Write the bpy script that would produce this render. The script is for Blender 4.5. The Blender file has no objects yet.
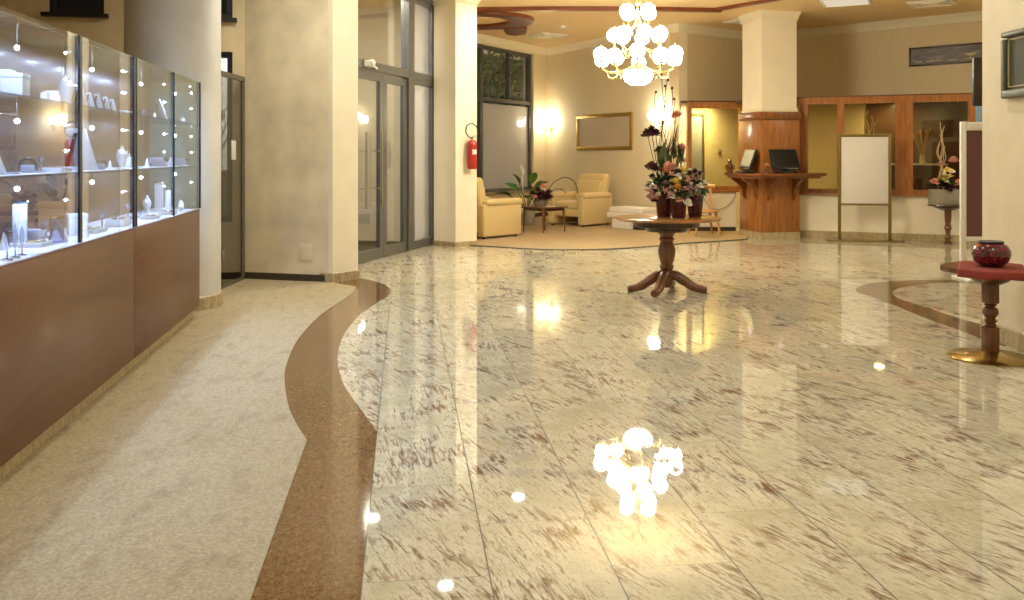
import bpy, bmesh, math, random
from mathutils import Vector, Matrix
R = math.radians
rnd = random.Random(7)
SC = bpy.context.scene
COL = SC.collection
# ---------------------------------------------------------------- camera model (level camera, shifted lens)
F, HC, YH = 895.0, 1.35, 155.0
def gp(px, py):                       # point of the floor seen at a pixel
    z = F*HC/(py-YH)
    return ((px-512)/F*z, z)
def wx(px, d): return (px-512)/F*d    # across, at distance d
def wh(py, d): return HC-(py-YH)/F*d  # height, at distance d
CEIL = 3.68

# ---------------------------------------------------------------- materials
def lin(c):
    return tuple(((v/255)/12.92 if v/255 <= .04045 else ((v/255+.055)/1.055)**2.4) for v in c)+(1,)
MATS = {}
def newmat(name):
    m = bpy.data.materials.new(name); m.use_nodes = True
    nt = m.node_tree; b = nt.nodes['Principled BSDF']
    MATS[name] = m
    return m, nt, b
def N(nt, t, **kw):
    n = nt.nodes.new(t)
    for k, v in kw.items():
        if k.startswith('i_'): n.inputs[k[2:].replace('_', ' ')].default_value = v
        else: setattr(n, k, v)
    return n
def L(nt, a, b): nt.links.new(a, b)
def math_(nt, op, a, b=None, c=None):
    n = nt.nodes.new('ShaderNodeMath'); n.operation = op
    for i, v in enumerate((a, b, c)):
        if v is None: continue
        if isinstance(v, (int, float)): n.inputs[i].default_value = v
        else: nt.links.new(v, n.inputs[i])
    return n.outputs[0]
def mixc(nt, fac, a, b):
    n = nt.nodes.new('ShaderNodeMix'); n.data_type = 'RGBA'
    if isinstance(fac, (int, float)): n.inputs[0].default_value = fac
    else: nt.links.new(fac, n.inputs[0])
    for i, v in ((6, a), (7, b)):
        if isinstance(v, tuple): n.inputs[i].default_value = v
        else: nt.links.new(v, n.inputs[i])
    return n.outputs[2]
def ramp(nt, fac, stops):
    n = nt.nodes.new('ShaderNodeValToRGB'); e = n.color_ramp.elements
    while len(e) < len(stops): e.new(.5)
    for el, (p, c) in zip(e, stops):
        el.position = p; el.color = c if isinstance(c, tuple) else (c, c, c, 1)
    nt.links.new(fac, n.inputs[0])
    return n.outputs[0]
def mat(name, rgb, rough=.5, metal=0, spec=.5, nscale=12, namt=.12, bump=0, bscale=60, stretch=(1, 1, 1), coat=0, sheen=0, trans=0):
    m, nt, b = newmat(name)
    tc = N(nt, 'ShaderNodeTexCoord'); mp = N(nt, 'ShaderNodeMapping'); mp.inputs['Scale'].default_value = stretch
    L(nt, tc.outputs['Object'], mp.inputs[0])
    no = N(nt, 'ShaderNodeTexNoise'); no.inputs['Scale'].default_value = nscale; no.inputs['Detail'].default_value = 4
    L(nt, mp.outputs[0], no.inputs['Vector'])
    c = lin(rgb); d = tuple(v*(1-namt) for v in c[:3])+(1,); e = tuple(min(1, v*(1+namt)) for v in c[:3])+(1,)
    L(nt, ramp(nt, no.outputs[0], [(.3, d), (.7, e)]), b.inputs['Base Color'])
    b.inputs['Roughness'].default_value = rough; b.inputs['Metallic'].default_value = metal
    b.inputs['Specular IOR Level'].default_value = spec
    b.inputs['Coat Weight'].default_value = coat; b.inputs['Coat Roughness'].default_value = .08
    b.inputs['Sheen Weight'].default_value = sheen
    b.inputs['Transmission Weight'].default_value = trans
    if bump:
        n2 = N(nt, 'ShaderNodeTexNoise'); n2.inputs['Scale'].default_value = bscale; n2.inputs['Detail'].default_value = 3
        L(nt, mp.outputs[0], n2.inputs['Vector'])
        bp = N(nt, 'ShaderNodeBump'); bp.inputs['Strength'].default_value = bump; bp.inputs['Distance'].default_value = .01
        L(nt, n2.outputs[0], bp.inputs['Height']); L(nt, bp.outputs[0], b.inputs['Normal'])
    return m
def wood(name, c1, c2, rough=.3, stretch=(14, 14, 1.2), scale=2.2, coat=.3):
    m, nt, b = newmat(name)
    tc = N(nt, 'ShaderNodeTexCoord'); mp = N(nt, 'ShaderNodeMapping'); mp.inputs['Scale'].default_value = stretch
    L(nt, tc.outputs['Object'], mp.inputs[0])
    no = N(nt, 'ShaderNodeTexNoise'); no.inputs['Scale'].default_value = scale; no.inputs['Detail'].default_value = 5; no.inputs['Distortion'].default_value = .6
    L(nt, mp.outputs[0], no.inputs['Vector'])
    L(nt, ramp(nt, no.outputs[0], [(.3, lin(c1)), (.72, lin(c2))]), b.inputs['Base Color'])
    b.inputs['Roughness'].default_value = rough
    b.inputs['Coat Weight'].default_value = coat; b.inputs['Coat Roughness'].default_value = .12
    return m
def emit(name, rgb, s):
    m, nt, b = newmat(name)
    b.inputs['Base Color'].default_value = (.8, .8, .8, 1)
    b.inputs['Emission Color'].default_value = lin(rgb); b.inputs['Emission Strength'].default_value = s
    return m
def glass(name, tint=(250, 252, 250), ior=1.5, rough=0, haze=0):
    m, nt, b = newmat(name)
    out = nt.nodes['Material Output']
    tr = N(nt, 'ShaderNodeBsdfTransparent'); tr.inputs[0].default_value = lin(tint)
    gl = N(nt, 'ShaderNodeBsdfGlossy'); gl.inputs['Roughness'].default_value = rough
    fr = N(nt, 'ShaderNodeFresnel'); ge = N(nt, 'ShaderNodeNewGeometry')
    L(nt, math_(nt, 'MULTIPLY_ADD', ge.outputs['Backfacing'], 1/ior-ior, ior), fr.inputs[0])   # the same pane from either side
    no = N(nt, 'ShaderNodeTexNoise'); no.inputs['Scale'].default_value = 3
    base = tr.outputs[0]
    if haze:
        df = N(nt, 'ShaderNodeBsdfDiffuse'); df.inputs[0].default_value = (.8, .8, .8, 1)
        mh = N(nt, 'ShaderNodeMixShader')
        L(nt, math_(nt, 'MULTIPLY_ADD', no.outputs[0], haze*.06, haze*.97), mh.inputs[0])
        L(nt, base, mh.inputs[1]); L(nt, df.outputs[0], mh.inputs[2]); base = mh.outputs[0]
    mx = N(nt, 'ShaderNodeMixShader')
    L(nt, fr.outputs[0], mx.inputs[0]); L(nt, base, mx.inputs[1]); L(nt, gl.outputs[0], mx.inputs[2])
    L(nt, mx.outputs[0], out.inputs[0])
    return m

def marble_floor():
    m, nt, b = newmat('cream_granite_tiles')
    tc = N(nt, 'ShaderNodeTexCoord'); sp = N(nt, 'ShaderNodeSeparateXYZ')
    L(nt, tc.outputs['Object'], sp.inputs[0])
    x, y = sp.outputs[0], sp.outputs[1]
    ca, sa = math.cos(R(6.82)), math.sin(R(6.82))
    u = math_(nt, 'ADD', math_(nt, 'MULTIPLY', x, ca), math_(nt, 'MULTIPLY', y, sa))
    v = math_(nt, 'SUBTRACT', math_(nt, 'MULTIPLY', y, ca), math_(nt, 'MULTIPLY', x, sa))
    U = math_(nt, 'DIVIDE', math_(nt, 'SUBTRACT', u, .27), .405)
    row = math_(nt, 'FLOOR', U); fu = math_(nt, 'FRACT', U)
    odd = math_(nt, 'FLOORED_MODULO', row, 2.0)
    V = math_(nt, 'ADD', math_(nt, 'DIVIDE', math_(nt, 'SUBTRACT', v, 2.86), .81), math_(nt, 'MULTIPLY', math_(nt, 'SUBTRACT', 1.0, odd), .5))
    col = math_(nt, 'FLOOR', V); fv = math_(nt, 'FRACT', V)
    du = math_(nt, 'MULTIPLY', math_(nt, 'MINIMUM', fu, math_(nt, 'SUBTRACT', 1.0, fu)), .405)
    dv = math_(nt, 'MULTIPLY', math_(nt, 'MINIMUM', fv, math_(nt, 'SUBTRACT', 1.0, fv)), .81)
    ju = math_(nt, 'LESS_THAN', du, .0026); jv = math_(nt, 'LESS_THAN', dv, .0021)
    joint = math_(nt, 'MAXIMUM', ju, math_(nt, 'MULTIPLY', jv, .75))
    idv = N(nt, 'ShaderNodeCombineXYZ'); L(nt, row, idv.inputs[0]); L(nt, col, idv.inputs[1])
    wn = N(nt, 'ShaderNodeTexWhiteNoise'); L(nt, idv.outputs[0], wn.inputs['Vector'])
    rn = wn.outputs['Value']
    # per tile: shifted and slightly turned grain
    ang = math_(nt, 'MULTIPLY_ADD', rn, .40, -.58)
    rot = N(nt, 'ShaderNodeVectorRotate'); rot.rotation_type = 'Z_AXIS'
    L(nt, tc.outputs['Object'], rot.inputs['Vector']); L(nt, ang, rot.inputs['Angle'])
    sh = N(nt, 'ShaderNodeVectorMath'); sh.operation = 'MULTIPLY_ADD'
    L(nt, wn.outputs['Color'], sh.inputs[0]); sh.inputs[1].default_value = (7, 7, 3); L(nt, rot.outputs[0], sh.inputs[2])
    mp = N(nt, 'ShaderNodeMapping'); mp.inputs['Scale'].default_value = (52, 8.5, 10); L(nt, sh.outputs[0], mp.inputs[0])
    n1 = N(nt, 'ShaderNodeTexNoise'); n1.inputs['Scale'].default_value = 1; n1.inputs['Detail'].default_value = 6; n1.inputs['Roughness'].default_value = .62; n1.inputs['Distortion'].default_value = .9
    L(nt, mp.outputs[0], n1.inputs['Vector'])
    n2 = N(nt, 'ShaderNodeTexNoise'); n2.inputs['Scale'].default_value = 4.5; n2.inputs['Detail'].default_value = 3
    L(nt, sh.outputs[0], n2.inputs['Vector'])
    mp3 = N(nt, 'ShaderNodeMapping'); mp3.inputs['Scale'].default_value = (120, 34, 10); L(nt, sh.outputs[0], mp3.inputs[0])
    n3 = N(nt, 'ShaderNodeTexNoise'); n3.inputs['Scale'].default_value = 1; n3.inputs['Detail'].default_value = 4; n3.inputs['Roughness'].default_value = .7
    L(nt, mp3.outputs[0], n3.inputs['Vector'])
    mp4 = N(nt, 'ShaderNodeMapping'); mp4.inputs['Scale'].default_value = (26, 3.0, 10); mp4.inputs['Rotation'].default_value = (0, 0, .12); L(nt, sh.outputs[0], mp4.inputs[0])
    n4 = N(nt, 'ShaderNodeTexNoise'); n4.inputs['Scale'].default_value = 1; n4.inputs['Detail'].default_value = 7; n4.inputs['Roughness'].default_value = .68; n4.inputs['Distortion'].default_value = 1.1
    L(nt, mp4.outputs[0], n4.inputs['Vector'])
    broad = ramp(nt, math_(nt, 'ADD', n4.outputs[0], math_(nt, 'MULTIPLY', math_(nt, 'SUBTRACT', n2.outputs[0], .5), .35)), [(.53, 0.0), (.67, 1.0)])
    streak = ramp(nt, math_(nt, 'ADD', n1.outputs[0], math_(nt, 'MULTIPLY', math_(nt, 'SUBTRACT', n2.outputs[0], .5), .5)), [(.53, 0.0), (.68, 1.0)])
    speck = ramp(nt, n3.outputs[0], [(.50, 0.0), (.68, .8)])
    base = ramp(nt, n2.outputs[0], [(.3, lin((194, 188, 160))), (.5, lin((213, 208, 183))), (.75, lin((226, 222, 203)))])
    c = mixc(nt, math_(nt, 'MULTIPLY', speck, .75), base, lin((150, 122, 86)))
    c = mixc(nt, math_(nt, 'MULTIPLY', streak, .85), c, lin((104, 70, 46)))
    c = mixc(nt, math_(nt, 'MULTIPLY', broad, .75), c, lin((120, 84, 54)))
    tone = math_(nt, 'MULTIPLY_ADD', rn, .14, .90)
    mv = N(nt, 'ShaderNodeVectorMath'); mv.operation = 'SCALE'; L(nt, c, mv.inputs[0]); L(nt, tone, mv.inputs['Scale'])
    c = mixc(nt, joint, mv.outputs[0], lin((70, 64, 48)))
    L(nt, c, b.inputs['Base Color'])
    L(nt, math_(nt, 'MULTIPLY_ADD', joint, .4, .022), b.inputs['Roughness'])
    b.inputs['Specular IOR Level'].default_value = .62
    return m
def granite_band(name, a, c2, d, rough=.1):
    m, nt, b = newmat(name)
    tc = N(nt, 'ShaderNodeTexCoord'); mp = N(nt, 'ShaderNodeMapping'); mp.inputs['Scale'].default_value = (62, 36, 10); mp.inputs['Rotation'].default_value = (0, 0, .9)
    L(nt, tc.outputs['Object'], mp.inputs[0])
    n1 = N(nt, 'ShaderNodeTexNoise'); n1.inputs['Scale'].default_value = 1; n1.inputs['Detail'].default_value = 5; n1.inputs['Roughness'].default_value = .7; n1.inputs['Distortion'].default_value = 1.2
    L(nt, mp.outputs[0], n1.inputs['Vector'])
    L(nt, ramp(nt, n1.outputs[0], [(.32, lin(a)), (.5, lin(c2)), (.68, lin(d))]), b.inputs['Base Color'])
    b.inputs['Roughness'].default_value = rough
    return m
def carpet_mat(name, a, c2, stain):
    m, nt, b = newmat(name)
    tc = N(nt, 'ShaderNodeTexCoord')
    n1 = N(nt, 'ShaderNodeTexNoise'); n1.inputs['Scale'].default_value = 90; n1.inputs['Detail'].default_value = 4; L(nt, tc.outputs['Object'], n1.inputs['Vector'])
    mp = N(nt, 'ShaderNodeMapping'); mp.inputs['Scale'].default_value = (7, 3.2, 1); mp.inputs['Rotation'].default_value = (0, 0, -1.0); L(nt, tc.outputs['Object'], mp.inputs[0])
    n2 = N(nt, 'ShaderNodeTexNoise'); n2.inputs['Scale'].default_value = 1.3; n2.inputs['Detail'].default_value = 6; n2.inputs['Roughness'].default_value = .65; L(nt, mp.outputs[0], n2.inputs['Vector'])
    c = ramp(nt, n1.outputs[0], [(.3, lin(a)), (.7, lin(c2))])
    c = mixc(nt, math_(nt, 'MULTIPLY', ramp(nt, n2.outputs[0], [(.52, 0.0), (.74, 1.0)]), .5), c, lin(stain))
    L(nt, c, b.inputs['Base Color']); b.inputs['Roughness'].default_value = .85; b.inputs['Specular IOR Level'].default_value = .2
    bp = N(nt, 'ShaderNodeBump'); bp.inputs['Strength'].default_value = .5; bp.inputs['Distance'].default_value = .004
    L(nt, n1.outputs[0], bp.inputs['Height']); L(nt, bp.outputs[0], b.inputs['Normal'])
    return m

# ---------------------------------------------------------------- mesh builder
def catmull(pts, n=6, closed=False):
    pts = [Vector(p) for p in pts]; out = []
    k = len(pts)
    for i in range(k if closed else k-1):
        if closed: p0, p1, p2, p3 = pts[(i-1) % k], pts[i], pts[(i+1) % k], pts[(i+2) % k]
        else: p0, p1, p2, p3 = pts[max(i-1, 0)], pts[i], pts[i+1], pts[min(i+2, k-1)]
        for j in range(n):
            t = j/n
            out.append(.5*((2*p1)+(-p0+p2)*t+(2*p0-5*p1+4*p2-p3)*t*t+(-p0+3*p1-3*p2+p3)*t**3))
    if not closed: out.append(pts[-1])
    return out
class MB:
    def __init__(s): s.bm = bmesh.new()
    def box(s, c, d, rz=0, bev=0, seg=2, m=None):
        t = bmesh.new(); bmesh.ops.create_cube(t, size=1)
        bmesh.ops.scale(t, vec=Vector(d), verts=t.verts)
        if bev: bmesh.ops.bevel(t, geom=list(t.edges), offset=bev, segments=seg, profile=.5, affect='EDGES', clamp_overlap=True)
        M = Matrix.Translation(Vector(c)) @ Matrix.Rotation(rz, 4, 'Z')
        if m is not None: M = m @ M
        s._add(t, M); return s
    def _add(s, t, M=None):
        if M is not None: bmesh.ops.transform(t, matrix=M, verts=t.verts)
        mp = {}
        for v in t.verts: mp[v] = s.bm.verts.new(v.co)
        for f in t.faces:
            try: s.bm.faces.new([mp[v] for v in f.verts])
            except ValueError: pass
        t.free()
    def lathe(s, prof, n=24, c=(0, 0, 0), M=None, ruff=None):
        t = bmesh.new(); rings = []
        for k, (r, z) in enumerate(prof):
            if r < 1e-5: rings.append([t.verts.new((0, 0, z))])
            else: rings.append([t.verts.new((r*(1+(ruff(k, i/n) if ruff else 0))*math.cos(2*math.pi*i/n), r*(1+(ruff(k, i/n) if ruff else 0))*math.sin(2*math.pi*i/n), z)) for i in range(n)])
        for a, b in zip(rings, rings[1:]):
            for i in range(n):
                j = (i+1) % n
                if len(a) == 1 and len(b) == 1: continue
                if len(a) == 1: t.faces.new((a[0], b[j], b[i]))
                elif len(b) == 1: t.faces.new((a[i], a[j], b[0]))
                else: t.faces.new((a[i], a[j], b[j], b[i]))
        for rg, fl in ((rings[0], True), (rings[-1], False)):
            if len(rg) > 1: t.faces.new(list(reversed(rg)) if fl else rg)
        MM = Matrix.Translation(Vector(c))
        if M is not None: MM = MM @ M
        s._add(t, MM); return s
    def tube(s, pts, r, n=8, caps=True):
        pts = [Vector(p) for p in pts]; k = len(pts)
        rs = r if isinstance(r, (list, tuple)) else [r]*k
        rings = []; up = None
        for i, p in enumerate(pts):
            d = (pts[min(i+1, k-1)]-pts[max(i-1, 0)]).normalized()
            if up is None: up = Vector((0, 0, 1)) if abs(d.z) < .9 else Vector((1, 0, 0))
            a = (up-d*up.dot(d)).normalized(); b = d.cross(a); up = a
            rings.append([s.bm.verts.new(p+(a*math.cos(2*math.pi*j/n)+b*math.sin(2*math.pi*j/n))*rs[i]) for j in range(n)])
        for a, b in zip(rings, rings[1:]):
            for j in range(n): s.bm.faces.new((a[j], a[(j+1) % n], b[(j+1) % n], b[j]))
        if caps:
            s.bm.faces.new(list(reversed(rings[0]))); s.bm.faces.new(rings[-1])
        return s
    def cyl(s, p0, p1, r0, r1=None, n=14): return s.tube([p0, p1], [r0, r0 if r1 is None else r1], n)
    def bar(s, p0, p1, w, h):            # rectangular bar between two points
        p0, p1 = Vector(p0), Vector(p1); d = p1-p0
        M = Matrix.Translation((p0+p1)/2) @ d.to_track_quat('X', 'Z').to_matrix().to_4x4()
        return s.box((0, 0, 0), (d.length, w, h), m=M)
    def prism(s, poly, z0, z1):
        t = bmesh.new(); n = len(poly)
        a = [t.verts.new((p[0], p[1], z0)) for p in poly]; b = [t.verts.new((p[0], p[1], z1)) for p in poly]
        t.faces.new(list(reversed(a))); t.faces.new(b)
        for i in range(n): t.faces.new((a[i], a[(i+1) % n], b[(i+1) % n], b[i]))
        bmesh.ops.recalc_face_normals(t, faces=t.faces)
        bmesh.ops.triangulate(t, faces=[f for f in t.faces if len(f.verts) > 4])
        s._add(t); return s
    def prism_m(s, poly, z0, z1, M):     # prism in its own plane, then moved
        q = MB(); q.prism(poly, z0, z1); s._add(q.bm, M); return s
    def ball(s, c, r, sc=(1, 1, 1), u=14, v=9, M=None):
        t = bmesh.new(); bmesh.ops.create_uvsphere(t, u_segments=u, v_segments=v, radius=r)
        MM = Matrix.Translation(Vector(c))
        if M is not None: MM = MM @ M
        s._add(t, MM @ Matrix.Diagonal((*sc, 1))); return s
    def grid(s, fn, nu, nv, close_u=False):
        V = [[s.bm.verts.new(fn(i/nu, j/nv)) for j in range(nv+1)] for i in range(nu if close_u else nu+1)]
        for i in range(nu):
            for j in range(nv):
                a, b = V[i], V[(i+1) % len(V)]
                s.bm.faces.new((a[j], b[j], b[j+1], a[j+1]))
        return s
    def leaf(s, base, direc, length, width, droop=.3, fold=.15, n=5, roll=0):
        base = Vector(base); d = Vector(direc).normalized()
        side = d.cross(Vector((0, 0, 1)))
        side = side.normalized() if side.length > .05 else Vector((1, 0, 0))
        up = side.cross(d)
        if roll:
            q = Matrix.Rotation(roll, 3, d); side = q @ side; up = q @ up
        L_, M_, R_ = [], [], []
        for i in range(n+1):
            t = i/n; w = width*.5*math.sin(math.pi*min(1, .06+t*.94)**.75) if t < 1 else .0005
            p = base+d*length*t+Vector((0, 0, -1))*droop*length*t*t
            L_.append(s.bm.verts.new(p-side*w+up*fold*w)); M_.append(s.bm.verts.new(p)); R_.append(s.bm.verts.new(p+side*w+up*fold*w))
        for i in range(n):
            s.bm.faces.new((L_[i], M_[i], M_[i+1], L_[i+1])); s.bm.faces.new((M_[i], R_[i], R_[i+1], M_[i+1]))
        return s
    def build(s, name, m, parent=None, smooth=True, loc=None, rz=None, ang=35, norm=True):
        if norm: bmesh.ops.recalc_face_normals(s.bm, faces=s.bm.faces)
        me = bpy.data.meshes.new(name); s.bm.to_mesh(me); s.bm.free()
        if smooth:
            for p in me.polygons: p.use_smooth = True
            me.set_sharp_from_angle(angle=R(ang))
        me.materials.append(m if not isinstance(m, str) else MATS[m])
        o = bpy.data.objects.new(name, me); COL.objects.link(o)
        if parent is not None: o.parent = parent
        if loc is not None: o.location = loc
        if rz is not None: o.rotation_euler.z = rz
        return o
def thing(name, label, cat, loc=(0, 0, 0), rz=0, group=None):
    o = bpy.data.objects.new(name, None); COL.objects.link(o); o.empty_display_size = .1
    o.location = loc if len(loc) == 3 else (*loc, 0); o.rotation_euler.z = rz
    o['label'] = label; o['category'] = cat
    if group: o['group'] = group
    return o
def tag(o, label, cat, group=None):
    o['label'] = label; o['category'] = cat
    if group: o['group'] = group
    return o
def struct(o, label=None, cat=None):
    o['kind'] = 'structure'
    if label: o['label'] = label
    if cat: o['category'] = cat
    return o
def dup(root, loc, rz=0, label=None, group=None, sc=None):
    r = root.copy(); COL.objects.link(r); r.location = loc; r.rotation_euler.z = rz
    if sc: r.scale = sc
    if label: r['label'] = label
    if group: r['group'] = group
    for ch in list(root.children):
        c = ch.copy(); COL.objects.link(c); c.parent = r
        for g in list(ch.children):
            d = g.copy(); COL.objects.link(d); d.parent = c
    return r
def area(name, loc, size, power, rgb, rot=(0, 0, 0), shape='DISK', sy=None, spread=None):
    l = bpy.data.lights.new(name, 'AREA'); l.shape = shape; l.size = size
    if sy: l.size_y = sy
    l.energy = power; l.color = lin(rgb)[:3]
    if spread: l.spread = R(spread)
    o = bpy.data.objects.new(name, l); COL.objects.link(o); o.location = loc; o.rotation_euler = rot
    return o
def walls(name, p0, p1, h0, h1, th, m, holes=(), side=1):
    """wall from p0 to p1, thickness to the left (side=1) or right (-1) of that direction; holes as (s0,s1,z0,z1) along it"""
    dx, dy = p1[0]-p0[0], p1[1]-p0[1]; ln = math.hypot(dx, dy); b = MB()
    def bx(a, c, z0, z1):
        if c-a > 1e-4 and z1-z0 > 1e-4: b.box(((a+c)/2, side*th/2, (z0+z1)/2), (c-a, th, z1-z0))
    s = 0
    for (a, c, z0, z1) in sorted(holes):
        bx(s, a, h0, h1); bx(a, c, h0, z0); bx(a, c, z1, h1); s = c
    bx(s, ln, h0, h1)
    o = b.build(name, m, smooth=False, loc=(p0[0], p0[1], 0), rz=math.atan2(dy, dx))
    return struct(o)
def sweep_profile(name, path, prof, m, closed=False):
    """extrude a profile (offset towards the left of the path, height) along a 2-D path with mitred corners"""
    n = len(path); b = MB(); rings = []
    P = [Vector((p[0], p[1])) for p in path]
    for i in range(n):
        a = (P[i]-P[i-1]).normalized() if (i > 0 or closed) else None
        c = (P[(i+1) % n]-P[i]).normalized() if (i < n-1 or closed) else None
        a = a or c; c = c or a
        na, nc = Vector((-a.y, a.x)), Vector((-c.y, c.x)); mt = (na+nc)
        mt = mt/max(.3, mt.length_squared/2)
        rings.append([b.bm.verts.new((P[i].x+mt.x*o, P[i].y+mt.y*o, z)) for o, z in prof])
    k = len(prof)
    for i in range(n if closed else n-1):
        A, B = rings[i], rings[(i+1) % n]
        for j in range(k): b.bm.faces.new((A[j], A[(j+1) % k], B[(j+1) % k], B[j]))
    if not closed:
        b.bm.faces.new(rings[0]); b.bm.faces.new(list(reversed(rings[-1])))
    return struct(b.build(name, m, ang=25))
# ================================================================ materials
mat('cream_wall', (228, 214, 184), .62, nscale=5, namt=.05, bump=.08, bscale=35)
mat('cream_pier', (240, 230, 204), .55, nscale=4, namt=.03, bump=.05, bscale=30)
mat('stucco_beige', (214, 196, 158), .6, nscale=2.2, namt=.14, bump=.15, bscale=9)
mat('pale_plaster', (222, 207, 176), .6, nscale=2.6, namt=.16, bump=.12, bscale=9)
mat('lounge_wall', (231, 217, 184), .6, nscale=40, namt=.03, stretch=(1, 1, .05))
mat('office_wall', (216, 198, 158), .65, nscale=30, namt=.04, stretch=(1, 1, .05))
mat('grey_column', (204, 203, 197), .5, nscale=1.6, namt=.16, bump=.1, bscale=6)
mat('ceiling_paint', (236, 206, 150), .7, nscale=3, namt=.03)
mat('cornice_white', (236, 224, 192), .5, nscale=3, namt=.03)
mat('dark_skirting', (66, 56, 42), .4)
marble_floor()
granite_band('red_granite', (82, 54, 28), (118, 82, 46), (138, 114, 74), .08)
granite_band('grey_brown_granite', (96, 76, 52), (120, 98, 70), (140, 118, 88), .1)
granite_band('beige_granite', (132, 116, 84), (176, 158, 120), (200, 184, 146), .2)
carpet_mat('beige_carpet', (154, 140, 110), (187, 172, 140), (118, 100, 72))
carpet_mat('lounge_carpet', (166, 144, 110), (186, 164, 130), (158, 134, 100))
mat('ceiling_brown', (112, 56, 26), .3, namt=.2, nscale=5)
mat('white_paint', (238, 236, 228), .45, namt=.02)
mat('door_metal', (112, 112, 110), .35, metal=.55, namt=.05)
mat('dark_metal', (42, 44, 48), .35, metal=.4)
mat('window_grey', (92, 92, 90), .4, metal=.4)
mat('steel', (190, 190, 188), .22, metal=1, namt=.03)
mat('brass', (196, 168, 104), .22, metal=1, namt=.05)
mat('old_gold', (176, 142, 66), .35, metal=.8, namt=.12, nscale=40)
mat('olive_brass', (138, 122, 66), .35, metal=.7, namt=.08)
wood('orange_wood', (134, 82, 34), (178, 116, 58), .28)
wood('dark_orange_wood', (108, 62, 26), (148, 90, 42), .3)
wood('shelf_wood', (98, 52, 22), (140, 80, 38), .25, stretch=(1.5, 14, 14))
wood('case_wood', (90, 51, 24), (104, 62, 31), .36, stretch=(1.2, 2, 9), scale=2.4, coat=.15)
wood('brown_panel', (74, 48, 28), (96, 64, 38), .35)
wood('walnut', (84, 48, 22), (128, 78, 40), .28)
wood('table_wood', (138, 88, 40), (184, 126, 66), .18, stretch=(2, 16, 16))
wood('blond_wood', (176, 122, 48), (206, 150, 72), .35)
wood('dark_wood', (48, 30, 18), (78, 48, 26), .28)
glass('clear_glass')
glass('case_glass', (238, 244, 242), 1.62)
glass('dark_glass', (70, 76, 84), 1.5)
glass('door_glass', (226, 228, 226), 1.6)
glass('frosted_glass', (236, 236, 240), 1.5, 0, .5)
glass('side_glass', (236, 238, 242), 1.6, 0, .32)
glass('kiosk_glass', (236, 232, 214), 1.55)
mat('upholstery', (212, 188, 132), .8, nscale=60, namt=.06, bump=.25, bscale=120, sheen=.3)
mat('black_plastic', (22, 22, 24), .35)
mat('red_enamel', (178, 40, 24), .25, namt=.04, coat=.5)
mat('screen_dark', (18, 20, 24), .12)
mat('screen_grey', (176, 176, 160), .2)
mat('bronze_grey', (92, 90, 78), .45, metal=.3)
mat('card_blue', (150, 182, 220), .5)
mat('olive_panel', (66, 62, 42), .6, namt=.04)
mat('silver_grey', (124, 120, 104), .42, metal=.4)
mat('plum_fabric', (112, 76, 72), .8, nscale=80, namt=.08)
mat('board_white', (222, 216, 208), .5, namt=.015)
mat('picture_paper', (196, 180, 156), .55, namt=.02)
mat('burgundy_glaze', (60, 11, 23), .18, namt=.3, nscale=18, coat=.4)
mat('red_cloth', (136, 52, 38), .85, nscale=90, namt=.15, bump=.3, bscale=150)
mat('paper_white', (240, 236, 226), .6, namt=.02)
mat('grey_pot', (150, 142, 126), .55, namt=.06)
mat('leaf_green', (70, 118, 40), .45, nscale=20, namt=.25)
mat('leaf_dark', (58, 80, 44), .5, nscale=20, namt=.3)
mat('leaf_plum', (62, 34, 34), .5, nscale=20, namt=.3)
mat('stem_green', (96, 108, 58), .5)
mat('twig_brown', (78, 60, 40), .6)
mat('rose_pink', (226, 158, 138), .55, nscale=25, namt=.12)
mat('rose_dark', (74, 36, 34), .55, nscale=25, namt=.25)
mat('bloom_white', (240, 232, 210), .55, nscale=25, namt=.06)
mat('bloom_yellow', (232, 206, 104), .55, nscale=25, namt=.1)
mat('bloom_orange', (228, 158, 84), .55, nscale=25, namt=.1)
mat('bloom_lilac', (206, 160, 160), .55, nscale=25, namt=.12)
mat('straw', (206, 166, 88), .6, nscale=30, namt=.2)
mat('straw_pale', (196, 176, 128), .6, nscale=30, namt=.15)
mat('jewel_white', (236, 236, 240), .4, namt=.02)
mat('jewel_silver', (210, 212, 220), .15, metal=1)
mat('jewel_gold', (216, 176, 96), .18, metal=1)
mat('jewel_dark', (40, 38, 44), .35)
mat('velvet_grey', (150, 152, 166), .7)
glass('crystal', (232, 238, 250), 1.9)
mat('asphalt_grey', (96, 98, 104), .8)
mat('facade_grey', (120, 116, 128), .7, namt=.08)
mat('bark', (84, 70, 54), .8)
mat('pale_backdrop', (222, 220, 216), .7)
mat('tree_leaf', (96, 132, 60), .6, nscale=4, namt=.35)
GLOBE = emit('globe_glow', (252, 249, 230), 27)
emit('bowl_glow', (252, 249, 230), 27)
emit('sconce_glow', (253, 245, 220), 22)
emit('led_glow', (226, 234, 255), 40)
emit('led_strip', (214, 224, 255), 4)
emit('panel_glow', (255, 248, 236), .3)
emit('down_glow', (255, 232, 190), 12)

# ================================================================ the setting
P0 = Vector((-2.045, 3.574)); CU = Vector((-.1405, .990)).normalized(); CN = Vector((-CU.y, CU.x))
def cs(s, d=0): p = P0+CU*s+CN*d; return (p.x, p.y)
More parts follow.
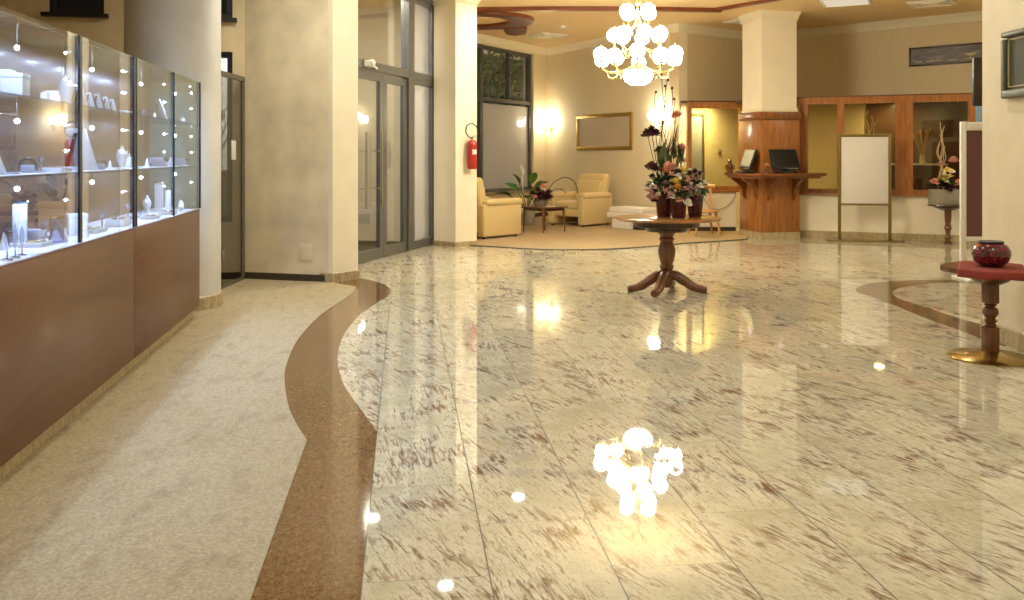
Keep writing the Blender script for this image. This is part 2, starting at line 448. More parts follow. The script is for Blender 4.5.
# floor
b = MB(); b.prism([(-5.5, -3.3), (9.2, -3.3), (9.2, 14), (4.6, 18), (3, 17), (.8, 20.2), (-3.6, 15), (-3.6, 10.2), (-5.6, 9.3)], -.1, 0)
struct(b.build('floor', 'cream_granite_tiles', smooth=False))
INNER_PX = [(307, 441), (296, 424), (288, 405), (284.5, 378), (287.5, 362), (298, 340), (318, 318), (335, 305.5), (347, 298), (354, 292), (356, 287)]
OUTER_PX = [(377, 432), (364, 414), (351, 396), (342, 381), (337.5, 362), (339, 347), (346, 331), (360, 315), (378, 302), (388, 296), (390.5, 290.5), (386, 285.5), (374, 281), (358.5, 278.5)]
inn = [(-.174, -2.6)]+[tuple(p)[:2] for p in catmull([(*gp(*q), 0) for q in INNER_PX], 5)]
out = [(.172, -2.6)]+[tuple(p)[:2] for p in catmull([(*gp(*q), 0) for q in OUTER_PX], 5)]
b = MB(); b.prism(inn+[(-1.9, 9.5)]+list(reversed(out)), -.004, .002)
struct(b.build('trim_1', 'red_granite', smooth=False), 'wavy red-brown granite band set in the floor beside the beige carpet')
b = MB(); b.prism([(-1.93, 9.47)]+list(reversed(inn))+[(-5, -2.6), (-5, 9.2), (-2.9, 9.73)], -.003, .006)
struct(b.build('floor_left', 'beige_carpet', smooth=False), 'beige low-pile carpet along the glass display cabinets')
# right granite loop
RO = [(1006, 347), (982, 339), (959, 330), (929, 319.5), (896, 306), (872, 297), (859, 292.5), (856, 290), (858, 287), (870, 283.5), (884, 281.8), (908, 280.5), (944, 279.9), (990, 280)]
RI = [(1006, 331), (980, 324), (953, 316.5), (926, 307.5), (902, 300), (894, 295.5), (892.5, 292.5), (896, 289.5), (902, 287.4), (923, 284.4), (947, 282.6), (990, 284)]
ro = [tuple(p)[:2] for p in catmull([(*gp(*q), 0) for q in RO], 4)]; ri = [tuple(p)[:2] for p in catmull([(*gp(*q), 0) for q in RI], 4)]
b = MB(); b.prism(ro+list(reversed(ri)), -.004, .002)
struct(b.build('trim_2', 'grey_brown_granite', smooth=False), 'brown granite loop set in the floor by the right wall')
# lounge carpet
LC = [(470, 245.6), (500, 247.2), (530, 249.2), (560, 250), (600, 249.7), (640, 247.4), (680, 243.8), (720, 241.2), (746, 239.3)]
lc = [tuple(p)[:2] for p in catmull([(*gp(*q), 0) for q in LC], 4)]
b = MB(); b.prism(lc+[(4.2, 15.7), (3.9, 15.9), (3.0, 16.0), (.75, 19.8), (-1.3, 16.3), (-1.05, 13.8)], -.003, .012)
struct(b.build('floor_lounge', 'lounge_carpet', smooth=False), 'beige carpet with a curved edge in the seating corner')
sweep_profile('trim_3', lc, [(0, 0), (0, .014), (-.035, .012), (-.04, 0)], 'dark_skirting')

# ceiling
b = MB(); b.prism([(-5.6, -3.3), (3.95, -3.3), (3.95, 6.65), (9.2, 6.65), (9.2, 13.6), (7.95, 14.65), (4.74, 17.45), (2.97, 16.1), (.78, 20.0), (-1.45, 16.3), (-1.3, 13.7), (-2.3, 10.1), (-2.4, 9.8), (-2.95, 9.9), (-5.6, 9.35)], CEIL, CEIL+.1)
struct(b.build('ceiling', 'ceiling_paint', smooth=False))

# walls
EA = (-5.5, 9.168); EB = (-2.91, 9.745)
def s_on(p0, p1, px):
    d = (Vector(p1)-Vector(p0)).normalized(); k = (px-512)/F
    return (k*p0[1]-p0[0])/(d.x-k*d.y)
def at(p0, p1, s, off=0):
    d = (Vector(p1)-Vector(p0)).normalized(); q = Vector(p0)+d*s+Vector((-d.y, d.x))*off
    return (q.x, q.y)
def ang2(p0, p1): return math.atan2(p1[1]-p0[1], p1[0]-p0[0])
w1 = (s_on(EA, EB, 48), s_on(EA, EB, 104)); w2 = (s_on(EA, EB, 190), s_on(EA, EB, 232.5))
# the left facade wall: two bays, each with a high window; the second bay has a tall window below
b = MB()
def fac(a, c, z0, z1): b.box(((a+c)/2, .1, (z0+z1)/2), (c-a, .2, z1-z0))
LE = math.hypot(EB[0]-EA[0], EB[1]-EA[1])
fac(0, w1[0], 0, CEIL); fac(w1[0], w1[1], 0, 2.83); fac(w1[0], w1[1], 3.64, CEIL); fac(w1[1], w2[0], 0, CEIL)
fac(w2[0], w2[1], 0, .62); fac(w2[0], w2[1], 2.47, 2.83); fac(w2[0], w2[1], 3.64, CEIL); fac(w2[1], LE, 0, CEIL)
struct(b.build('wall_left', 'stucco_beige', smooth=False, loc=(*EA, 0), rz=ang2(EA, EB)))
def facade_window(name, s0, s1, z0, z1, sill, label):
    e = bpy.data.objects.new(name, None); COL.objects.link(e); e.location = (*EA, 0); e.rotation_euler.z = ang2(EA, EB); struct(e, label)
    f = MB(); t = .06
    f.box(((s0+s1)/2, .1, z0+t/2), (s1-s0, .08, t)); f.box(((s0+s1)/2, .1, z1-t/2), (s1-s0, .08, t))
    f.box((s0+t/2, .1, (z0+z1)/2), (t, .08, z1-z0-2*t)); f.box((s1-t/2, .1, (z0+z1)/2), (t, .08, z1-z0-2*t))
    f.build('window_frame', 'dark_metal', e, smooth=False)
    MB().box(((s0+s1)/2, .1, (z0+z1)/2), (s1-s0-2*t, .012, z1-z0-2*t)).build('pane', 'dark_glass' if sill else 'door_glass', e, smooth=False)
    if sill: MB().box(((s0+s1)/2, -.02, z0-.02), (s1-s0+.1, .12, .04)).build('window_sill', 'dark_metal', e, smooth=False)
    return e
facade_window('window_1', w1[0], w1[1], 2.83, 3.64, True, 'small dark high window above the display cabinets')
facade_window('window_2', w2[0], w2[1], 2.83, 3.64, True, 'small dark high window right of the grey column')
e = facade_window('window_3', w2[0], w2[1], .62, 2.47, False, 'tall window behind the glass screen beside the grey column')
MB().box(((w2[0]+w2[1])/2, .09, .93), (w2[1]-w2[0]-.12, .03, .5)).build('lower_panel', 'door_metal', e, smooth=False)
FA = EB; FB = (-1.895, 9.465)
walls('wall_alcove', FA, FB, 0, CEIL, .22, 'pale_plaster')
sweep_profile('baseboard_left', [EA, EB, FB], [(0, .006), (-.012, .006), (-.012, .075), (0, .078)], 'dark_skirting')
# faceted pier left of the entrance
PI_ = [(-1.895, 9.455), (-1.676, 9.74), (-1.99, 10.35), (-2.3, 10.1), (-2.2, 9.6)]
b = MB(); b.prism(PI_, 0, CEIL); struct(b.build('pillar_entrance', 'cream_pier', smooth=False))
def plinth(name, poly, h, th, m):
    return sweep_profile(name, poly, [(0, 0), (-th, 0), (-th, h-.006), (-th+.006, h), (0, h)], m, closed=True)
plinth('trim_4', PI_, .1, .018, 'beige_granite')
# round column behind the cabinets
b = MB(); b.lathe([(.405, 0), (.405, CEIL)], 56); struct(b.build('pillar_round', 'grey_column', loc=(-3.02, 7.98, 0)), 'thick round grey column at the end of the display cabinets', 'column')
b = MB(); b.lathe([(.406, 0), (.425, 0), (.425, .115), (.415, .125), (.406, .125)], 56); struct(b.build('trim_5', 'beige_granite', loc=(-3.02, 7.98, 0)))
# square cream column right of the entrance door
dl = Vector((-.77, .64)).normalized(); dr = Vector((.797, .604)).normalized(); c0 = Vector((-.829, 13.15))
SQ = [c0, c0+dr*.38, c0+dr*.38+dl*.45, c0+dl*.45]; SQ = [(p.x, p.y) for p in SQ]
b = MB(); b.prism(SQ, 0, CEIL); struct(b.build('pillar_door', 'cream_pier', smooth=False), 'square cream column beside the glass entrance carrying the extinguisher', 'column')
plinth('trim_6', SQ, .07, .012, 'beige_granite')
CROWN = [(0, -.17), (-.02, -.17), (-.03, -.14), (-.05, -.12), (-.05, -.09), (-.10, -.03), (-.11, 0), (0, 0)]
sweep_profile('trim_7', SQ, [(o*.45, CEIL+z*.5) for o, z in CROWN], 'cornice_white', closed=True)
# lounge walls
WA0 = (-1.3, 16.25); WA1 = (.752, 19.8); WB1 = (2.97, 15.94); WC1 = (4.74, 17.3); WD1 = (9.1, 13.2)
walls('wall_behind_column', (-1.0, 13.55), WA0, 0, CEIL, .2, 'lounge_wall')
wa = (.35, s_on(WA0, WA1, 533.5))
walls('wall_window', WA0, WA1, 0, CEIL, .25, 'lounge_wall', [(wa[0], wa[1], .6, 3.52)])
walls('wall_lounge', WA1, WB1, 0, CEIL, .2, 'lounge_wall')
walls('wall_office', WB1, WC1, 0, CEIL, .2, 'office_wall')
walls('wall_rear', WC1, WD1, 0, CEIL, .2, 'office_wall')
walls('wall_far_right', WD1, (9.1, 6.7), 0, CEIL, .2, 'cream_wall')
walls('wall_return', (9.1, 6.9), (3.95, 6.9), 0, CEIL, .2, 'cream_wall', side=-1)
walls('wall_right', (3.52, 6.7), (3.52, -3.2), 0, CEIL, .4, 'cream_wall')
walls('wall_front', (3.6, -3.2), (-5.5, -3.2), 0, CEIL, .2, 'cream_wall')
walls('wall_side', (-5.5, -3.3), EA, 0, CEIL, .2, 'stucco_beige')
sweep_profile('trim_8', [(-1.15, 13.6), WA0, WA1, WB1, WC1, WD1], [(0, 3.54), (-.02, 3.54), (-.03, 3.57), (-.045, 3.585), (-.06, 3.62), (-.1, 3.655), (-.12, 3.68), (0, 3.68)], 'cornice_white')
sweep_profile('baseboard_lounge', [WA0, WA1, WB1], [(0, .005), (-.015, .005), (-.015, .09), (0, .095)], 'dark_skirting')
sweep_profile('baseboard_right', [(3.52, 6.7), (3.52, -3.2)], [(0, 0), (-.015, 0), (-.015, .115), (0, .12)], 'beige_granite')
# lounge window
e = bpy.data.objects.new('window_4', None); COL.objects.link(e); e.location = (*WA0, 0); e.rotation_euler.z = ang2(WA0, WA1); struct(e, 'tall grey framed window with frosted lower panes in the seating corner')
f = MB(); t = .07; a0, a1 = wa; z0, z1 = .6, 3.52; yy = .1
for z in (z0+t/2, z1-t/2): f.box(((a0+a1)/2, yy, z), (a1-a0, .1, t))
for s in (a0+t/2, a1-t/2, s_on(WA0, WA1, 484)): f.box((s, yy, (z0+z1)/2), (.1, .1, z1-z0-.001))
f.box(((a0+a1)/2, yy, 2.46), (a1-a0, .09, .08))
sm = s_on(WA0, WA1, 512)
f.box((sm, yy, (2.5+z1)/2), (.07, .09, z1-2.5-.06))
f.build('window_frame', 'window_grey', e, smooth=False)
mid = s_on(WA0, WA1, 484)
MB().box(((a0+mid)/2, yy, (z0+2.42)/2), (mid-a0-.12, .012, 2.42-z0-.08)).build('pane', 'door_glass', e, smooth=False)
MB().box(((mid+a1)/2, yy, (z0+2.42)/2), (a1-mid-.12, .012, 2.42-z0-.08)).build('pane', 'frosted_glass', e, smooth=False)
MB().box(((a0+mid)/2, yy, (2.5+z1)/2), (mid-a0-.12, .012, z1-2.5-.08)).build('pane', 'clear_glass', e, smooth=False)
MB().box(((mid+sm)/2, yy, (2.5+z1)/2), (sm-mid-.09, .012, z1-2.5-.08)).build('pane', 'clear_glass', e, smooth=False)
MB().box(((sm+a1)/2, yy, (2.5+z1)/2), (a1-sm-.1, .012, z1-2.5-.08)).build('pane', 'clear_glass', e, smooth=False)
MB().box(((a0+a1)/2, .02, .585), (a1-a0+.06, .2, .03), bev=.005).build('window_sill', 'beige_granite', e)

# ---- glass entrance (plane from beside the pier to the square column)
DA = (-2.2, 10.1); DB = (-1.205, 13.62)
dlen = math.hypot(DB[0]-DA[0], DB[1]-DA[1])
def ds(px): return s_on(DA, DB, px)
e = bpy.data.objects.new('door_1', None); COL.objects.link(e); e.location = (*DA, 0); e.rotation_euler.z = ang2(DA, DB); struct(e, 'grey metal framed double glass entrance door with side light and transom')
sL, s1, s2, s3, s4, s5 = .02, ds(381.5), ds(405), ds(410.5), ds(428.5), dlen
HT = 3.62
f = MB()
f.box(((0+s5)/2, 0, 2.485), (s5, .12, .11)); f.box((s5/2, 0, HT-.04), (s5, .12, .08))
f.box(((s2+s3)/2, 0, HT/2), (s3-s2, .125, HT)); f.box(((s4+s5)/2, 0, HT/2), (s5-s4, .125, HT)); f.box((.04, 0, HT/2), (.08, .125, HT))
f.box(((s3+s4)/2, 0, .06), (s4-s3, .1, .12))
f.box(((s3+s4)/2, 0, 2.40), (s4-s3, .1, .06))
f.box((s5/2, 0, (CEIL+HT)/2), (s5, .16, CEIL-HT))
f.build('door_frame', 'door_metal', e, smooth=False)
def leaf(a, c, hs, sx):
    f = MB(); st = .1
    f.box((a+st/2, 0, 1.21), (st, .06, 2.40)); f.box((c-st/2, 0, 1.21), (st, .06, 2.40))
    f.box(((a+c)/2, 0, .075), (c-a-2*st, .058, .13)); f.box(((a+c)/2, 0, 2.36), (c-a-2*st, .058, .1))
    o = f.build('door_leaf', 'door_metal', e, smooth=False)
    MB().box(((a+c)/2, 0, 1.22), (c-a-2*st, .012, 2.18)).build('pane', 'door_glass', o, smooth=False)
    h = MB(); h.cyl((hs, -.09, .68), (hs, -.09, 1.64), .016)
    for z in (.92, 1.40): h.cyl((hs, -.09, z), (sx, -.028, z), .011)
    h.build('door_handle', 'steel', o)
leaf(.09, s1-.004, ds(360), s1-.06); leaf(s1+.004, s2-.005, ds(376), s1+.05)
for (a, c, z0, z1) in ((s3, s4, .12, 2.37), (.08, s2, 2.54, HT-.08), (s3, s4, 2.54, HT-.08)):
    MB().box(((a+c)/2, 0, (z0+z1)/2), (c-a, .012, z1-z0)).build('pane', 'side_glass' if a == s3 else 'door_glass', e, smooth=False)
q = MB(); q.box((ds(362), -.1, 2.49), (.16, .08, .08), bev=.012); q.cyl((ds(362)+.06, -.13, 2.47), (ds(372), -.07, 2.46), .014); q.ball((ds(361), -.15, 2.5), .045)
q.build('door_closer', 'white_paint', e)
# vestibule behind the entrance
walls('wall_vestibule', at(DA, DB, -.5, 2.3), at(DA, DB, 4.0, 2.3), 0, CEIL, .15, 'pale_plaster')
walls('wall_vestibule_end', at(DA, DB, 3.85, 2.3), at(DA, DB, 3.85, .08), 0, CEIL, .15, 'cream_wall', side=1)
b = MB(); b.prism([at(DA, DB, -.6, .03), at(DA, DB, 3.9, .03), at(DA, DB, 3.9, 2.4), at(DA, DB, -.6, 2.4)], -.06, .0)
struct(b.build('floor_vestibule', 'white_paint', smooth=False))
b = MB(); b.prism([at(DA, DB, -.6, .09), at(DA, DB, 3.9, .09), at(DA, DB, 3.9, 2.4), at(DA, DB, -.6, 2.4)], CEIL, CEIL+.08)
struct(b.build('ceiling_vestibule', 'ceiling_paint', smooth=False))
walls('trim_9', at(DA, DB, -.5, 2.285), at(DA, DB, 3.85, 2.285), 0, .66, .015, 'brown_panel')

# ---- reception pillar (structure): white shaft above its wooden cladding
rc = Vector((4.0, 14.38)); rd = Vector((.97, .243)).normalized(); rn_ = Vector((-rd.y, rd.x))
def rp(a, c): p = rc+rd*a+rn_*c; return (p.x, p.y)
SH = [rp(.03, .03), rp(.66, .03), rp(.66, .66), rp(.03, .66)]
b = MB(); b.prism(SH, 2.03, CEIL); struct(b.build('pillar_reception', 'cream_pier', smooth=False), 'white square shaft above the wood clad reception pillar', 'column')
sweep_profile('trim_10', SH, [(o*.5, CEIL+z*.85) for o, z in CROWN], 'cornice_white', closed=True)
sweep_profile('trim_11', SH, [(0, 2.04), (-.012, 2.04), (-.012, 2.09), (0, 2.1)], 'cornice_white', closed=True)

# ---- glazed office: low cream walls, wooden window frames
KC0 = (2.97, 15.80); KC1 = (3.95, 15.80); KD0 = (4.72, 14.80); KD1 = (7.62, 13.56)
walls('wall_kiosk_left', KC0, KC1, 0, .70, .1, 'cream_pier')
walls('wall_kiosk_front', KD0, KD1, 0, .72, .1, 'cream_pier')
walls('wall_kiosk_side', KD1, (8.6, 13.75), 0, 2.29, .1, 'brown_panel')
sweep_profile('baseboard_kiosk', [KD0, KD1], [(0, 0), (-.02, 0), (-.02, .1), (0, .11)], 'beige_granite')
sweep_profile('baseboard_office', [KC0, KC1], [(0, 0), (-.015, 0), (-.015, .075), (0, .08)], 'dark_skirting')
b = MB(); b.prism([KC0, KC1, (4.0, 15.3), KD0, KD1, (8.6, 13.7), (4.74, 17.25), (2.99, 15.9)], 2.27, 2.31); struct(b.build('ceiling_kiosk', 'brown_panel', smooth=False))
def kiosk_window(name, A, B, posts, zb, zt, label):
    e = bpy.data.objects.new(name, None); COL.objects.link(e); e.location = (*A, 0); e.rotation_euler.z = ang2(A, B); struct(e, label)
    P = [(s_on(A, B, p), s_on(A, B, q)) for p, q in posts]; f = MB()
    f.box(((P[0][0]+P[-1][1])/2, .04, zb+.05), (P[-1][1]-P[0][0], .12, .1)); f.box(((P[0][0]+P[-1][1])/2, .04, zt-.055), (P[-1][1]-P[0][0], .12, .11))
    for p, q in P: f.box(((p+q)/2, .04, (zb+zt)/2), (q-p, .13, zt-zb-.2))
    f.build('window_frame', 'orange_wood', e, smooth=False)
    MB().box(((P[0][0]+P[-1][1])/2, -.02, zb+.012), (P[-1][1]-P[0][0], .1, .03), bev=.006).build('window_sill', 'orange_wood', e)
    for (p, q), (r, s) in zip(P, P[1:]):
        MB().box(((q+r)/2, .05, (zb+zt)/2), (r-q, .01, zt-zb-.2)).build('pane', 'kiosk_glass', e, smooth=False)
kiosk_window('window_5', KC0, KC1, [(687, 691.5), (740, 744)], .70, 2.28, 'wood framed office window left of the reception pillar')
kiosk_window('window_6', KD0, KD1, [(799.5, 808), (837, 844), (895, 913), (968, 981), (1002, 1008)], .70, 2.29, 'long wood framed office window behind the sign stand')
# inside the office
b = MB(); sD = s_on(WB1, WC1, 693)
e = bpy.data.objects.new('door_2', None); COL.objects.link(e); e.location = (*WB1, 0); e.rotation_euler.z = ang2(WB1, WC1); struct(e, 'grey glazed office door seen through the left office window')
for x in (.22, .60): b.box((x, -.03, 1.05), (.05, .05, 2.1))
b.box((.41, -.03, 2.08), (.33, .05, .05)); b.box((.41, -.03, .1), (.33, .05, .12)); b.build('door_frame', 'door_metal', e, smooth=False)
MB().box((.41, -.03, 1.1), (.33, .02, 1.9)).build('door_leaf', 'velvet_grey', e, smooth=False)
walls('wall_office_inside', at(WB1, WC1, .70, -.04), at(WB1, WC1, 2.2, -.04), 0, 2.27, .03, 'cream_wall')
q0, q1 = s_on(WC1, WD1, 867), s_on(WC1, WD1, 1010)
walls('wall_panelling', at(WC1, WD1, q0, -.05), at(WC1, WD1, q1, -.05), 0, 2.27, .04, 'brown_panel')

# ---- ceiling motif: brown curved bands
b = MB(); t = MB()
nn = 64; ox, oz = -.72, 15.32
oo = [(ox+1.10*math.cos(2*math.pi*i/nn), oz+.95*math.sin(2*math.pi*i/nn)) for i in range(nn)]
ii = [(ox-.02+.70*math.cos(2*math.pi*i/nn), oz-.02+.66*math.sin(2*math.pi*i/nn)) for i in range(nn)]
for za in (0,):
    V = [[b.bm.verts.new((*p, z)) for p in pts] for pts, z in ((oo, CEIL), (oo, CEIL-.06), (ii, CEIL-.06), (ii, CEIL))]
    for A, B_ in zip(V, V[1:]+V[:1]):
        for i in range(nn): b.bm.faces.new((A[i], A[(i+1) % nn], B_[(i+1) % nn], B_[i]))
struct(b.build('trim_12', 'ceiling_brown'), 'brown ring on the ceiling above the seating corner')
b = MB(); b.prism([(-.15, 16.0), (.08, 15.85), (.27, 16.2), (.26, 16.75), (.05, 16.98), (-.1, 16.85), (-.14, 16.4)], CEIL-.07, CEIL)
struct(b.build('trim_13', 'ceiling_brown', smooth=False))
def cp(px, py): z = F*(CEIL-HC)/(YH-py); return (wx(px, z), z)
st = [tuple(p)[:2] for p in catmull([(*cp(*q), 0) for q in [(440, 9.5), (475, 8.4), (520, 7.8), (560, 7.5), (610, 7.5), (650, 7.8), (690, 8.6), (720, 9)]], 4)]
sweep_profile('trim_14', st, [(0, CEIL), (0, CEIL-.06), (-.12, CEIL-.06), (-.12, CEIL)], 'ceiling_brown')
st = [tuple(p)[:2] for p in catmull([(*cp(*q), 0) for q in [(715, 8.6), (730, 6.2), (745, 3.5), (760, 1), (780, -2.5), (810, -9)]], 4)]
sweep_profile('trim_15', st, [(0, CEIL), (0, CEIL-.05), (-.07, CEIL-.05), (-.07, CEIL)], 'ceiling_brown')

# ---- outside the lounge window
b = MB(); b.prism([at(WA0, WA1, -6, .3), at(WA0, WA1, 24, .3), at(WA0, WA1, 24, 14), at(WA0, WA1, -6, 14)], -.3, -.2); struct(b.build('ground', 'asphalt_grey', smooth=False))
# ================================================================ display cabinets
CA = math.atan2(CU.y, CU.x)            # local x runs along the front, local y into the cabinet
DECK, SH1, SH2, CTOP, DEP = .905, 1.262, 1.612, 1.955, .42
def cabinet(s0, s1, joints, label):
    root = thing('display_cabinet', label, 'display cabinet', (*cs(s0), 0), CA, 'glass display cabinets on the left')
    ln = s1-s0
    MB().box((ln/2, .02+DEP/2, .05), (ln-.002, DEP-.06, .10)).build('plinth', 'beige_granite', root, smooth=False)
    q = MB(); q.box((ln/2, DEP/2, .496), (ln-.004, DEP, .792), bev=.002); q.box((ln/2, .006, .897), (ln-.004, .012, .012)); q.build('base', 'case_wood', root)
    MB().box((ln/2, DEP/2+.007, .8985), (ln-.004, DEP-.016, .013)).build('deck', 'jewel_white', root, smooth=False)
    MB().box((ln/2, DEP-.01, (DECK+CTOP)/2), (ln-.004, .02, CTOP-DECK-.002)).build('back_panel', 'case_wood', root, smooth=False)
    for z in (SH1, SH2): MB().box((ln/2, DEP/2, z-.006), (ln-.05, DEP-.07, .010)).build('shelf', 'crystal', root, smooth=False)
    MB().box((ln/2, DEP/2, CTOP-.004), (ln-.01, DEP-.02, .007)).build('top_pane', 'case_glass', root, smooth=False)
    js = [0]+[j-s0 for j in joints]+[ln]
    for a, c in zip(js, js[1:]):
        MB().box(((a+c)/2, .004, (DECK+CTOP)/2), (c-a-.004, .006, CTOP-DECK-.004)).build('front_pane', 'case_glass', root, smooth=False)
    for j in js:
        jx = min(max(j, .02), ln-.02)
        if j != 0 or s0 > 0:
            MB().box((jx, -.006, (DECK+CTOP)/2), (.034 if j in (js[-1], js[1], js[2]) and not (s0 > 0 and j != 0 and j == js[1]) else .014, .012, CTOP-DECK-.01)).build('post', 'black_plastic', root, smooth=False)
        for z in (DECK+.22, SH1+.11, SH1+.24, SH2+.12, SH2+.25):
            o = MB().cyl((jx, .04, z), (jx, .056, z), .006).build('lamp_arm', 'steel', root); MB().ball((jx, .062, z), .0065, u=8, v=6).build('spotlight', 'led_glow', o)
    for p0_, p1_ in zip(js, js[1:]):
        for z, zt in ((1.20, SH1-.012), (1.50, SH2-.012), (1.825, CTOP-.008)):
            o = MB().cyl(((p0_+p1_)/2, .09, z+.012), ((p0_+p1_)/2, .09, zt), .004).build('lamp_arm', 'steel', root); MB().ball(((p0_+p1_)/2, .09, z), .0105, u=10, v=8).build('spotlight', 'led_glow', o)
    MB().box((ln/2, DEP/2-.02, SH1+.0005), (ln-.06, DEP-.14, .003)).build('liner', 'jewel_white', root, smooth=False)
    MB().box((ln/2, .045, CTOP-.012), (ln-.06, .012, .008)).build('top_rail', 'steel', root, smooth=False)
    # end pane
    if s1 > 3: MB().box((ln-.004, DEP/2, (DECK+CTOP)/2), (.006, DEP-.03, CTOP-DECK-.01)).build('end_pane', 'case_glass', root, smooth=False)
    for z, e in ((CTOP-.02, 12), (SH2-.02, 7), (SH1-.02, 9)):
        nl = max(2, round(ln/.5))
        for k in range(nl):
            p = cs(s0+ln*(k+.5)/nl, DEP*.3)
            area('cabinet_light', (p[0], p[1], z), .022, e*CASE_K/nl, (188, 206, 255))
    return root
CASE_K = 1.7
cabinet(-.98, 1.93, [-.12, .93], 'longer glass display cabinet on a brown wooden base, running out of the picture')
cabinet(1.934, 3.89, [2.95], 'glass display cabinet on a brown wooden base, beside the round grey column')

# ---------------------------------------------------------------- goods in the cabinets
LV = {0: DECK, 1: SH1+.002, 2: SH2}
def sp(px, d):
    k = (px-512)/F; o = P0+CN*d
    return (k*o.y-o.x)/(CU.x-k*CU.y)
PROTO = {}
def mk(kind, name, cat):
    """first of its kind, built at the origin"""
    r = thing(name, '', cat)
    if kind == 'box':
        MB().box((0, 0, .042), (.115, .085, .084), bev=.004).build('box_body', 'jewel_white', r); MB().box((0, 0, .094), (.12, .09, .022), bev=.004).build('lid', 'jewel_white', r)
    elif kind == 'bust':
        b = MB(); b.lathe([(0, 0), (.045, 0), (.047, .006), (.03, .012), (.05, .05), (.062, .09), (.05, .115), (.022, .132), (.018, .15), (0, .152)], 20, M=Matrix.Diagonal((1, .55, 1, 1))); b.build('bust_form', 'jewel_white', r)
        pts = [(.045*math.sin(a), -.032-.004*math.cos(a), .115-.035*math.cos(a*.5)**2) for a in [x*.3 for x in range(-5, 6)]]
        MB().tube(pts, .003, 6).build('necklace', 'jewel_silver', r)
    elif kind == 'card':
        M = Matrix.Rotation(R(-24), 4, 'X')
        MB().box((0, 0, .065), (.045, .006, .13), bev=.001, m=M).build('card_face', 'jewel_white', r); MB().bar((0, .045, .115), (0, .085, .003), .012, .004).build('easel_strut', 'jewel_silver', r)
        MB().lathe([(.008, 0), (.010, .003), (.008, .006)], 12, c=(0, .022, .07), M=Matrix.Rotation(R(66), 4, 'X')).build('pendant', 'jewel_gold', r)
    elif kind == 'bigcard':
        M = Matrix.Rotation(R(-20), 4, 'X')
        MB().box((0, 0, .11), (.14, .012, .22), bev=.003, m=M).build('board', 'jewel_white', r); MB().bar((0, .07, .19), (0, .125, .004), .03, .005).build('easel_strut', 'jewel_silver', r)
        b = MB()
        for i in range(3): b.tube([(-.04+.04*i+.012*math.cos(a), .024+.004, .12-.04*0+.012*math.sin(a)) for a in [x*.52 for x in range(13)]], .002, 5)
        b.build('earrings', 'jewel_silver', r)
    elif kind == 'tower':
        MB().box((0, 0, .008), (.075, .075, .016), bev=.003).build('foot', 'jewel_white', r); MB().box((0, 0, .1), (.055, .055, .17), bev=.003).build('shaft', 'jewel_white', r)
        b = MB(); b.lathe([(.03, 0), (.034, .006), (.03, .012), (.026, .006)], 18, c=(0, 0, .186)); b.build('bangle', 'jewel_silver', r)
    elif kind == 'tray':
        b = MB(); b.box((0, 0, .006), (.16, .11, .012), bev=.003)
        for sx, sy, dx, dy in ((0, .052, .16, .006), (0, -.052, .16, .006), (.077, 0, .006, .1), (-.077, 0, .006, .1)): b.box((sx, sy, .014), (dx, dy, .02), bev=.002)
        b.build('tray_body', 'jewel_white', r)
        b = MB()
        for i in range(4):
            for j in range(2): b.tube([(-.055+.036*i+.009*math.cos(a), -.022+.044*j, .022+.009*math.sin(a)) for a in [x*.6283 for x in range(11)]], .0022, 5)
        b.build('rings', 'jewel_gold', r)
    elif kind == 'tbar':
        b = MB(); b.lathe([(0, 0), (.036, 0), (.034, .008), (.006, .014), (.005, .09)], 16); b.tube([(-.06, 0, .09), (.06, 0, .09)], .011, 10); b.build('stand', 'velvet_grey', r)
        b = MB()
        for x in (-.035, 0, .03): b.tube([(x, .017*math.cos(a), .083+.021*math.sin(a)) for a in [q*.5236 for q in range(13)]], .003, 5)
        b.build('bracelets', 'jewel_silver', r)
    elif kind == 'cone':
        b = MB(); b.lathe([(0, 0), (.022, 0), (.021, .006), (.004, .075), (0, .079)], 14); b.build('cone_body', 'jewel_white', r)
        MB().lathe([(.012, 0), (.0145, .002), (.012, .004)], 12, c=(0, 0, .034)).build('ring', 'jewel_gold', r)
    elif kind == 'bowl':
        MB().lathe([(0, 0), (.028, 0), (.03, .005), (.06, .03), (.072, .06), (.069, .06), (.056, .033), (.026, .01), (0, .009)], 22).build('bowl_body', 'jewel_silver', r)
        b = MB()
        for i in range(6): b.ball((.03*math.cos(i*1.05), .03*math.sin(i*1.05), .045), .017, u=8, v=6)
        b.build('beads', 'jewel_white', r)
    elif kind == 'watch':
        b = MB(); b.box((0, 0, .018), (.07, .06, .036), bev=.008); b.build('cushion', 'velvet_grey', r)
        b = MB(); b.tube([(.0, .034*math.cos(a), .034+.03*math.sin(a)) for a in [q*.4488 for q in range(15)]], .007, 6); b.build('strap', 'jewel_dark', r)
        MB().lathe([(.018, 0), (.019, .004), (.017, .007), (0, .008)], 18, c=(0, -.002, .066)).build('watch_case', 'jewel_silver', r)
    elif kind == 'figure':
        MB().lathe([(0, 0), (.03, 0), (.032, .01), (.012, .016), (.008, .03), (.02, .055), (.024, .08), (.014, .1), (.006, .115), (.01, .125), (0, .135)], 8).build('crystal_body', 'crystal', r)
        MB().lathe([(0, 0), (.034, 0), (.034, .006), (0, .006)], 16).build('crystal_base', 'jewel_silver', r)
    elif kind == 'tumbler':
        MB().lathe([(0, 0), (.03, 0), (.034, .13), (.031, .13), (.027, .01), (0, .01)], 20).build('glass_body', 'crystal', r)
        MB().lathe([(.0342, 0), (.0352, .004), (.0342, .008)], 20, c=(0, 0, .12)).build('rim', 'jewel_gold', r)
    elif kind == 'shoe':
        b = MB(); b.tube([(-.07, 0, .02), (-.045, 0, .022), (0, 0, .026), (.04, 0, .045), (.07, 0, .055)], [.012, .02, .022, .018, .016], 10); b.build('shoe_body', 'jewel_white', r)
